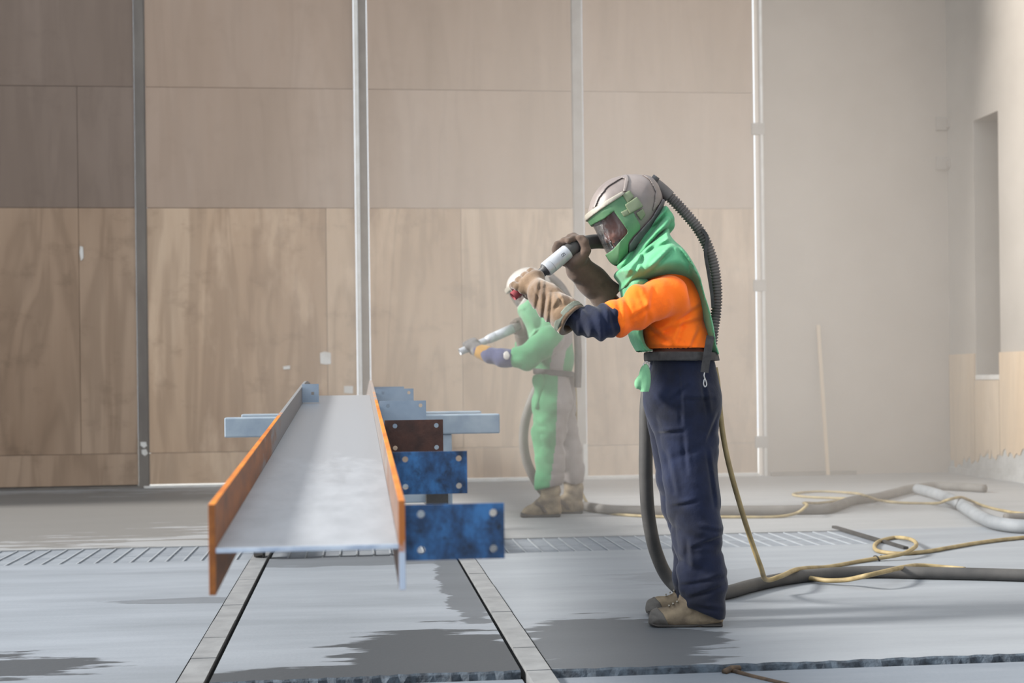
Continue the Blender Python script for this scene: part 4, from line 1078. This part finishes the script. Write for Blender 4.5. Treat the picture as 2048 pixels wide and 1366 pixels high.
hose('air_hose', [W(1430, 735, 6.02), W(1435, 765, 6.02), W(1438, 800, 6.02), W(1446, 870, 6.03), W(1458, 930, 6.05), W(1480, 1010, 6.12), W(1502, 1080, 6.22), W(1520, 1130, 6.26), Gz(1537, 1160, .074), Gz(1560, 1153, .082), Gz(1590, 1140, .07), Gz(1620, 1136, .035), Gz(1655, 1134, za), Gz(1740, 1119, za), Gz(1800, 1109, .03), Gz(1826, 1097, .045), Gz(1832, 1086, .04), Gz(1815, 1077, .025), Gz(1790, 1075, za), Gz(1760, 1082, za), Gz(1749, 1093, za), Gz(1760, 1103, za), Gz(1795, 1107, za), Gz(1845, 1104, za), Gz(1900, 1095, za), Gz(1960, 1085, za), Gz(2060, 1074, za), Gz(2300, 1060, za)], .0115, m_air, 'thin yellowed air hose looping on the floor behind the near worker', 12, 10)
hose('air_hose', [Gz(1590, 1150, .03), Gz(1625, 1157, .022), Gz(1655, 1161, .022), Gz(1690, 1160, .03), Gz(1730, 1152, .066), Gz(1770, 1143, .074), Gz(1810, 1134, .05), Gz(1845, 1131, .02), Gz(1885, 1134, za), Gz(1930, 1138, za)], .0115, m_air, 'short yellowed hose end lying across the thick dark hose', 12, 10)
kn = W(1756, 1119, 7.2); p = Gz(1755, 1117, .014)
V, Fc = tube_mesh(catmull([p + np.array([.018 * math.cos(t) * 1.2, .0, .0]) + .014 * np.array([0, math.sin(3 * t), math.cos(3 * t)]) for t in np.linspace(0, 3, 14)], 4), .005, 6)
tag(mesh_obj('wire_tie', V, Fc, m_dark, None, True), 'dark twisted wire tie round the looped air hose', 'wire tie')
# ------------------------------------------------------------------ far worker
D2 = 10.62
foot2 = G(1100, 1034)
w2 = root('person', (foot2[0], foot2[1], 0), 'worker in green and grey suit in the dust, aiming a silver nozzle', 'person')
m_suit = cloth('green_suit_cloth', srgb(56, 120, 80), srgb(80, 146, 102), 2.5)
m_hood2 = cloth('pale_green_hood', srgb(86, 144, 104), srgb(110, 166, 126), 4)
m_greyp = cloth('grey_suit_panel', srgb(128, 120, 118), srgb(150, 142, 140), 2.5)
m_hgrey = cloth('grey_work_glove', srgb(86, 84, 84), srgb(108, 106, 106), 9)
m_ochre = cloth('ochre_glove_cuff', srgb(150, 112, 52), srgb(176, 134, 66), 9)
m_navy2 = cloth('faded_navy_sleeve', srgb(56, 60, 92), srgb(72, 78, 112), 5)
m_pale = M('pale_dusty_helmet', srgb(178, 172, 165), srgb(194, 188, 181), 6, .5)
m_dglove = cloth('dark_brown_glove', srgb(84, 72, 64), srgb(104, 92, 82), 7)
# front leg (near) and rear leg
N2 = [K(1104, 752, 10.54), K(1104, 800, 10.53), K(1100, 860, 10.52), K(1097, 910, 10.52), K(1098, 950, 10.52), K(1100, 985, 10.52)]
NR2 = [.125, .140, .122, .108, .096, .090]
F2 = [K(1112, 752, 10.74), K(1116, 800, 10.75), K(1122, 860, 10.76), K(1132, 910, 10.77), K(1140, 945, 10.78), K(1143, 985, 10.78)]
FR2 = [.122, .132, .118, .104, .098, .094]
def trs2(P):
    a = smax(chain(P, N2, NR2, .05), half(P, K(1100, 972, 10.52), (.05, -1, 0)), .01)
    b = smax(chain(P, F2, FR2, .05), half(P, K(1143, 966, 10.78), (-.05, -1, 0)), .01)
    d = smin(a, b, .05) + folds(P, .016, (6, 5, 6), 31.0) + folds(P, .007, (9, 14, 9), 3.0)
    return smax(d, half(P, K(1100, 748, D2), (0, 1, 0)), .01)
zl = [K(0, y, D2)[1] for y in (975, 900, 820, 745)]; xl_ = [K(x, 800, D2)[0] for x in (1097, 1108, 1112, 1116)]
pick2 = lambda c: (c[:, 0] > np.interp(c[:, 1], zl, xl_)).astype(int)
soft('trousers', trs2, (K(1050, 0, 10.5)[0], .1, 10.3), (K(1190, 0, 10.6)[0], K(0, 740, 10.6)[1], 11.0), .0095, m_suit, w2, mats=[m_suit, m_greyp], pick=pick2, label='green trousers with grey rear panel')
T2 = [K(1108, 752, D2), K(1106, 715, D2), K(1102, 675, D2), K(1094, 645, D2)]; TR2 = [.135, .145, .150, .12]
S2, E2 = K(1098, 676, 10.40), K(1050, 716, 10.34)
A2 = [S2, K(1072, 700, 10.36), E2, K(1024, 715, 10.36)]; AR2 = [.100, .088, .082, .074]
ad2 = (K(1024, 715, 10.36) - E2); ad2 /= np.linalg.norm(ad2)
def jacket(P):
    d = chain(P, T2, TR2, .05, 1.3) + folds(P, .012, (4, 5, 4), 41.0)
    s = chain(P, A2, AR2, .05) + folds(P, .014, (7, 8, 6), 15.0)
    s = smax(s, half(P, K(1024, 716, 10.36), ad2), .01)
    d = smin(d, s, .06)
    f_ = chain(P, [K(1090, 672, 10.86), K(1068, 705, 10.92), K(1045, 690, 10.86)], [.09, .075, .06], .04)
    return smax(smin(d, f_, .05), half(P, K(1100, 746, D2), (0, -1, 0)), .01)
xj = [K(x, 700, D2)[0] for x in (1098, 1104, 1126, 1130)]; zj = [K(0, y, D2)[1] for y in (745, 715, 690, 668)]
pickj = lambda c: ((c[:, 0] > np.interp(c[:, 1], zj, xj)) & (c[:, 0] < np.interp(c[:, 1], zj, xj) + .10) & (c[:, 2] < D2)).astype(int)
soft('jacket', jacket, (K(1012, 0, 10.4)[0], K(0, 760, 10.4)[1], 10.2), (K(1175, 0, 10.6)[0], K(0, 600, 10.6)[1], 11.05), .0095, m_suit, w2, mats=[m_suit, m_greyp], pick=pickj)
HOOD2 = outline([(1034, 618), (1052, 592), (1085, 575), (1108, 590), (1122, 630), (1130, 668), (1112, 664), (1085, 672), (1060, 678), (1054, 655), (1046, 640)], 10.45, 4)
zh = [K(0, y, D2)[1] for y in (675, 640, 600)]
soft('hood', lambda P: inflate(P, HOOD2, D2, np.interp(P[:, 1], zh, [.24, .20, .13]), .06) + folds(P, .01, (7, 7, 6), 51.0), (K(1020, 0, 10.4)[0], K(0, 690, 10.4)[1], 10.3), (K(1145, 0, 10.6)[0], K(0, 565, 10.6)[1], 10.95), .009, m_hood2, w2)
FA2 = [K(1030, 716, 10.35), K(1008, 716, 10.36), K(980, 711, 10.40), K(958, 703, 10.44)]
soft('lower_sleeve', lambda P: chain(P, FA2, [.066, .068, .058, .045], .03) + folds(P, .008, (9, 12, 9), 61.0), *bounds(FA2, .10), .008, m_navy2, w2, label='faded navy lower sleeve')
soft('sleeve_patch', lambda P: np.maximum(np.abs(chain(P, FA2, [.066, .068, .058, .045], .03) - .004) - .004, np.maximum(np.linalg.norm((P - K(1013, 711, 10.29)) * np.array([1.4, 1, 0]), axis=1) - .033, P[:, 2] - 10.36)), *bounds(FA2, .10), .006, m_pale, w2)
# nozzle axis of the far worker
QA, QB = K(1026, 657, 10.62), K(920, 704, 10.50)
qd = (QB - QA) / np.linalg.norm(QB - QA)
nr = np.array([0, 0, -1.0]); nr = nr - qd * (nr @ qd); nr /= np.linalg.norm(nr); qu = np.cross(nr, qd); qu = qu if qu[1] > 0 else -qu
qo = (K(944, 694, 10.52) - QA) @ qd
fg = grip(QA, qd, nr, qu, .028, [qo + .036, qo + .012, qo - .012, qo - .036], [(20, 65, 110, 160, 200)] * 4, [.0155, .0165, .0165, .015])
tg = grip(QA, qd, nr, qu, .028, [qo + .014], [(-40, -80, -120)], [.018])
qc = QA + qd * qo
GL2 = [K(968, 706, 10.43), K(956, 701, 10.455), qc + nr * .042 - qd * .02]
def gl2(P):
    d = chain(P, GL2, [.052, .045, .042], .03)
    for c, r in fg + tg: d = smin(d, chain(P, c, r, .01), .012)
    d = smin(d, ell(P, qc + nr * .045 + qu * .006, (.036, .032, .05), np.stack([qu, nr, qd])), .02)
    return d + folds(P, .004, (14, 14, 12), 71.0)
soft('glove', gl2, *bounds(GL2 + [p for c, _ in fg for p in c], .08), .006, m_hgrey, w2)
CF2 = [K(974, 708, 10.42), K(960, 703, 10.445)]
soft('glove_cuff', lambda P: chain(P, CF2, [.062, .054], .02), *bounds(CF2, .09), .007, m_ochre, w2, label='ochre glove cuff')
# far hand holds the hose behind the sleeve
qh = K(1040, 652, 10.66)
qhd = K(1028, 656, 10.63) - K(1056, 646, 10.7); qhd /= np.linalg.norm(qhd)
n3 = np.array([0, 0, -1.0]); n3 = n3 - qhd * (n3 @ qhd); n3 /= np.linalg.norm(n3); u3 = np.cross(n3, qhd); u3 = u3 if u3[1] > 0 else -u3
fg3 = grip(qh, qhd, -n3, u3, .036, [.036, .012, -.012, -.036], [(-40, 5, 55, 100, 130)] * 4, [.0155, .0165, .0165, .015])
tg3 = [([qh - u3 * .055, qh - u3 * .03 + n3 * .05, qh + n3 * .056, qh + u3 * .02 + n3 * .05], [.02, .021, .02, .018])]
GF2 = [K(1050, 690, 10.84), K(1046, 676, 10.76), K(1042, 664, 10.70)]
def gl3(P):
    d = chain(P, GF2, [.062, .055, .046], .03)
    for c, r in fg3 + tg3: d = smin(d, chain(P, c, r, .01), .012)
    d = smin(d, ell(P, qh - u3 * .05, (.03, .05, .046), np.stack([u3, n3, qhd])), .02)
    return d + folds(P, .004, (14, 14, 12), 73.0)
soft('glove', gl3, *bounds(GF2 + [p for c, _ in fg3 + tg3 for p in c], .09), .007, m_dglove, w2, label='dark brown glove on the hose')
def belt2(P):
    t = chain(P, [K(1108, 760, D2), K(1107, 735, D2)], [.142, .142], .02, 1.3); c = K(1108, 746, D2)
    return smax(np.maximum(t - .012, -(t + .008)), np.abs(P[:, 1] - c[1] + (P[:, 0] - c[0]) * .1) - .022, .004)
soft('belt', belt2, (K(1050, 0, 10.4)[0], K(0, 770, 10.4)[1], 10.3), (K(1175, 0, 10.6)[0], K(0, 725, 10.6)[1], 10.95), .008, m_belt, w2)
rag2 = outline([(1066, 750), (1088, 752), (1086, 790), (1078, 822), (1066, 818), (1070, 790)], 10.4, 3)
soft('hung_cloth', lambda P: inflate(P, rag2, 10.43, .03, .03) + folds(P, .012, (14, 9, 14), 81.0), (K(1055, 0, 10.4)[0], K(0, 830, 10.4)[1], 10.36), (K(1098, 0, 10.4)[0], K(0, 742, 10.4)[1], 10.5), .007, m_suit, w2)
# helmet
HP2 = outline([(1013, 578), (1016, 560), (1030, 544), (1052, 535), (1075, 538), (1095, 552), (1104, 574), (1100, 592), (1078, 612), (1052, 632), (1042, 630), (1034, 616), (1022, 598)], D2, 4)
WIN2 = outline([(1000, 590), (1018, 578), (1040, 566), (1052, 592), (1036, 614), (1010, 620)], D2, 0)
BOT2 = outline([(1112, 585), (1050, 640), (1080, 660), (1140, 600)], D2, 0)
HB2 = lambda P: inflate(P, HP2, D2, .135, .11)
l2, h2 = np.array([K(1000, 0, 10.6)[0], K(0, 645, 10.6)[1], D2 - .17]), np.array([K(1120, 0, 10.6)[0], K(0, 522, 10.6)[1], D2 + .17])
hm2 = soft('blast_helmet', lambda P: np.maximum(np.maximum(np.maximum(HB2(P), -(HB2(P) + .016)), -poly2(P, WIN2)), -poly2(P, BOT2)), l2, h2, .0075, m_pale, w2, label='pale dusty blast helmet shell')
soft('visor', lambda P: np.maximum(np.abs(HB2(P) + .006) - .004, poly2(P, WIN2) - .006), l2, h2, .006, m_visor, hm2)
BR2 = outline([(1005, 582), (1040, 558), (1044, 566), (1008, 592)], D2, 0)
soft('brow_strip', lambda P: np.maximum(np.maximum(HB2(P) - .016, -(HB2(P))), poly2(P, BR2)), l2, h2, .006, m_edge, hm2)
HC2 = K(1058, 582, D2); Hq = lambda a, b, c=0.0: HC2 + hf * a + hu * b + hw * c
def body2(P):
    d = ell(P, Hq(-.005, .035), (.092, .092, .074), HFR); d = smin(d, ell(P, Hq(.028, -.045), (.062, .075, .056), HFR), .03)
    d = smin(d, cone(P, Hq(.086, .022), Hq(.100, -.022), .008, .0125), .008)
    d = smin(d, cone(P, Hq(.080, .032, -.032), Hq(.080, .032, .032), .0095, .0095), .012)
    d = smin(d, ell(P, Hq(.066, -.092), (.024, .022, .026), HFR), .02)
    d = smin(d, cone(P, Hq(.084, -.052, -.018), Hq(.084, -.052, .018), .0085, .0085), .005)
    for s in (-1, 1):
        d = smax(d, -ell(P, Hq(.094, .014, .031 * s), (.014, .011, .016), HFR), .006)
        d = smin(d, ell(P, Hq(-.012, -.005, .075 * s), (.016, .03, .01), HFR), .006)
    d = smin(d, cone(P, Hq(-.02, -.05), K(1092, 640, D2), .056, .066), .03)
    d = smin(d, chain(P, T2, [.1, .105, .11, .09], .04, 1.3), .05)
    d = smin(d, chain(P, [S2, E2, K(980, 711, 10.40), qc + nr * .045], [.06, .045, .034, .028], .03), .04)
    d = smin(d, chain(P, [K(1090, 668, 10.84), K(1068, 705, 10.92), K(1048, 688, 10.85), K(1042, 664, 10.70)], [.06, .045, .034, .028], .03), .04)
    d = smin(d, chain(P, N2, [.1, .1, .085, .07, .055, .045], .03), .05)
    return smin(d, chain(P, F2, [.1, .1, .085, .07, .055, .045], .03), .05)
soft('body', body2, (K(930, 0, 10.5)[0], .1, 10.2), (K(1175, 0, 10.7)[0], K(0, 535, 10.7)[1], 11.05), .008, m_skin, w2)
# boots with gaiters
def boot2(dx, dy, d, bx):
    T = lambda L: [(x + dx, y + dy) for x, y in L]
    up = outline(T([(1043, 1030), (1044, 1020), (1054, 1011), (1070, 1003), (1082, 990), (1083, 970), (1119, 968), (1120, 1000), (1121, 1030)]), d, 4)
    sol = outline(T([(1041, 1024), (1060, 1027), (1121, 1026), (1121.5, 1037), (1044, 1037), (1040, 1032)]), d, 0)
    lo = np.array([up[:, 0].min() - .03, -.03, d - .1]); hi = np.array([up[:, 0].max() + .03, up[:, 1].max() + .03, d + .1])
    u = soft('boot', lambda P: inflate(P, up, d, .058, .05) + folds(P, .006, (12, 16, 12), dx + 3), lo, hi, .0075, m_boot, w2)
    soft('sole', lambda P: smax(inflate(P, sol, d, .064, .016), -P[:, 1], .003), lo, hi, .006, m_sole, u)
    st_ = outline(T([(1068, 1006), (1074, 1001), (1086, 1010), (1095, 1024), (1086, 1024), (1080, 1014)]), d, 0)
    soft('instep_strap', lambda P: np.maximum(np.maximum(inflate(P, up, d, .058, .05) - .008, -(inflate(P, up, d, .058, .05) + .004)), poly2(P, st_)), lo, hi, .006, m_boot_d, u)
boot2(0, 0, 10.52, 0)
boot2(45, -6, 10.78, 0)
tp2 = catmull([W(*q) for q in ((1100, 552, 10.62), (1122, 572, 10.62), (1140, 605, 10.62), (1152, 650, 10.62), (1156, 700, 10.62), (1156, 745, 10.62), (1155, 775, 10.62))], 10)
V, Fc = tube_mesh(tp2, .028, 14); mesh_obj('breathing_tube', V, Fc, m_tube, w2, True)
gun2 = root('blast_nozzle', Lw(QA), 'silver blast nozzle held low by the far worker', 'nozzle')
a_, b2 = Lw(QA), Lw(QB); LL = np.linalg.norm(b2 - a_)
V, Fc = revolve(a_, b2, [(0, 0), (0, .036), (.14, .036), (.145, .033), (.15, .036), (.2, .034), (.23, .027), (.24, 0)], 30); mesh_obj('sleeve', V, Fc, m_alu, gun2, True)
V, Fc = revolve(a_, b2, [(.22, 0), (.22, .026), (LL, .026), (LL + .001, .024), (LL - .01, .014), (LL - .05, .012), (LL - .05, 0)], 30); mesh_obj('tip', V, Fc, m_alu, gun2)
R2h = .036
hose('blast_hose', [Lw(QA), W(1042, 652, 10.66), W(1060, 648, 10.74), W(1080, 655, 10.88), W(1092, 690, 11.02), W(1085, 750, 11.02), W(1064, 800, 10.96), W(1051, 840, 10.92), W(1047, 880, 10.92), W(1053, 920, 10.93), W(1068, 955, 10.95), W(1088, 985, 10.98), Gz(1120, 1008, R2h), Gz(1165, 1012, R2h), Gz(1230, 1020, R2h), Gz(1330, 1021, R2h), Gz(1450, 1021, R2h), Gz(1580, 1020, R2h), Gz(1650, 1018, R2h), Gz(1682, 1009, R2h), Gz(1705, 1001, R2h), Gz(1750, 995, R2h), Gz(1790, 985, R2h), Gz(1830, 976, R2h), Gz(1870, 972, R2h), Gz(1920, 974, R2h), Gz(1970, 977, R2h)], R2h, m_hose_far, 'dust-coated thick hose from the far worker snaking along the floor', 16, 12)

# ------------------------------------------------------------------ loose lines on the floor
zb2 = .011
hose('air_hose', [W(1150, 760, 10.8), W(1152, 830, 10.9), W(1150, 900, 11.05), W(1155, 960, 11.1), Gz(1170, 1012, zb2) * np.array([1, 1, 0]) + np.array([0, -.35, .011]), Gz(1250, 1030, zb2), Gz(1350, 1034, zb2), Gz(1450, 1034, zb2), Gz(1560, 1033, zb2), Gz(1596, 1025, .03), Gz(1612, 1013, .08), Gz(1608, 1006, .06), Gz(1640, 1006, zb2), Gz(1690, 1000, zb2)], .011, m_air, 'thin pale air hose lying along the dust-coated thick hose', 10, 8)
hose('supply_hose', [Gz(1835, 978, .045), Gz(1870, 987, .045), Gz(1905, 1000, .045), Gz(1935, 1018, .045), Gz(1965, 1036, .045), Gz(1995, 1047, .045), Gz(2030, 1052, .045), Gz(2080, 1054, .045), Gz(2250, 1058, .045)], .045, M('pale_blue_grey_hose', srgb(124, 128, 132), srgb(150, 153, 156), 5, .7), 'pale blue-grey thick hose bending toward the pale side wall', 16, 10)
hose('supply_hose', [Gz(2010, 1037, .035), Gz(2060, 1036, .035), Gz(2140, 1037, .035), Gz(2260, 1040, .035)], .035, m_hose_far, 'dark thick hose end behind the bend of the blue-grey hose', 14, 8)
hose('air_hose', [Gz(1700, 997, .02), Gz(1660, 996, zb2), Gz(1615, 994, zb2), Gz(1587, 990, zb2), Gz(1595, 986, zb2), Gz(1640, 983, zb2), Gz(1690, 985, zb2), Gz(1735, 993, .085), Gz(1765, 1002, .02), Gz(1810, 1006, zb2), Gz(1865, 1007, zb2), Gz(1895, 1000, .09), Gz(1915, 995, .10), Gz(1940, 1001, .03), Gz(1965, 1011, zb2), Gz(2010, 1022, zb2), Gz(2070, 1030, zb2), Gz(2200, 1040, zb2)], .011, m_air, 'thin pale air hose looped over the heaped hoses at the back', 10, 8)

# ------------------------------------------------------------------ small things
a = onY(1636, 650, YW - .02); b_ = G(1652, 975)
b_ = onY(1656, 952, YW - .22); sk = np.array([b_[0], YW - .22, 0.012]); tp_ = np.array([a[0], YW - .02, a[2]])
tag(MB().bar(sk, tp_, .035, .02, up=(0, 1, 0)).obj('wooden_batten', m_ply_light), 'thin pale wooden batten leaning on the grey rendered wall', 'batten')
c0, c1 = G(1568, 958), G(1762, 958)
tag(MB().bar((c0[0], YW - .06, .02), (c1[0], YW - .06, .02), .05, .04).obj('floor_strip', m_post), 'dark low strip along the foot of the grey rendered wall', 'strip')
def paper(pxs, Y, label, name='paper_scrap'):
    v = [onY(x, y, Y) for x, y in pxs]; V = v + [p + np.array([0, .0015, 0]) for p in v]; n = len(v)
    Fc = [tuple(range(n)), tuple(range(2 * n - 1, n - 1, -1))] + [(k, n + k, n + (k + 1) % n, (k + 1) % n) for k in range(n)]
    return tag(mesh_obj(name, V, Fc, m_white), label, 'paper')
paper([(640, 706), (649, 703), (662, 706), (662, 728), (652, 729), (641, 727)], YW - .008, 'white paper scrap stuck on the plywood above the beam')
paper([(566, 733), (580, 731), (580, 738), (567, 739)], YW - .008, 'tiny pale scrap on the plywood left of the white paper scrap')
paper([(160, 492), (166, 494), (167, 516), (162, 522), (159, 505)], YW - .008, 'narrow white chip on the shade-tinted plywood leaf by the left corner')
paper([(281, 884), (292, 884), (294, 892), (288, 896), (281, 891)], YW - .026, 'upper white chip at the foot of the dark steel channel')
paper([(283, 900), (292, 898), (296, 907), (290, 912), (284, 908)], YW - .026, 'lower white chip at the foot of the dark steel channel')
paper([(688, 772), (706, 772), (706, 787), (688, 786)], YW - .008, 'small white square patch low on the door beyond the beam crest')
# rusty T-shaped pin lying in front of the slab edge
h0, h1, h2_ = G(1448, 1347, -.02), G(1478, 1340, -.02), G(1525, 1366, -.02)
pin = root('steel_pin', (h1[0], h1[1], -.028), 'rusty T-headed steel pin on the floor before the slab edge', 'pin')
m_pin = M('rusty_pin_steel', srgb(66, 52, 40), srgb(96, 76, 56), 40, .7)
V, Fc = tube_mesh([h0 + [0, 0, .004], (h0 + h1) / 2 + [0, 0, .012], h1 + [0, 0, .006]], .011, 10); mesh_obj('head', V, Fc, m_pin, pin, True)
V, Fc = tube_mesh([(h0 + h1) / 2 + [0, 0, .004], (h1 + h2_) / 2, h2_ + [.1, -.1, 0]], .009, 10); mesh_obj('shank', V, Fc, m_pin, pin, True)

# ------------------------------------------------------------------ drifting blast dust (real scattering haze)
def dust(name, c, r, dens, label, col=(.92, .835, .755)):
    bm = bmesh.new(); bmesh.ops.create_icosphere(bm, subdivisions=4, radius=1)
    bm.verts.index_update()
    V = [(min(v.co.x * r[0] + c[0], XR - .04), min(v.co.y * r[1] + c[1], YW - .08), max(v.co.z * r[2] + c[2], .004)) for v in bm.verts]; Fc = [[v.index for v in f.verts] for f in bm.faces]; bm.free()
    mt = bpy.data.materials.new(name); mt.use_nodes = True; nt = mt.node_tree
    nt.nodes.remove(nt.nodes['Principled BSDF']); vs = nt.nodes.new('ShaderNodeVolumeScatter')
    vs.inputs['Color'].default_value = (*col, 1); vs.inputs['Anisotropy'].default_value = .1
    # thins out smoothly from the middle of the cloud to its edge
    g = nt.nodes.new('ShaderNodeNewGeometry'); sub = nt.nodes.new('ShaderNodeVectorMath'); sub.operation = 'SUBTRACT'; nt.links.new(g.outputs['Position'], sub.inputs[0]); sub.inputs[1].default_value = c
    dv = nt.nodes.new('ShaderNodeVectorMath'); dv.operation = 'DIVIDE'; nt.links.new(sub.outputs[0], dv.inputs[0]); dv.inputs[1].default_value = r
    ln = nt.nodes.new('ShaderNodeVectorMath'); ln.operation = 'LENGTH'; nt.links.new(dv.outputs[0], ln.inputs[0])
    t = math_(nt, 'SUBTRACT', 1.0, ln.outputs['Value'], True)
    t = math_(nt, 'MULTIPLY', math_(nt, 'MULTIPLY', t, t), math_(nt, 'SUBTRACT', 3.0, math_(nt, 'MULTIPLY', t, 2.0)))
    nt.links.new(math_(nt, 'MULTIPLY', t, dens), vs.inputs['Density'])
    nt.links.new(vs.outputs[0], nt.nodes['Material Output'].inputs['Volume'])
    return tag(mesh_obj(name, V, Fc, mt, None, True), label, 'dust', None, 'stuff')
dust('dust_cloud', (2.7, 10.9, 1.0), (4.9, 4.6, 4.8), .125, 'pale tan blasting dust hanging round the far worker')
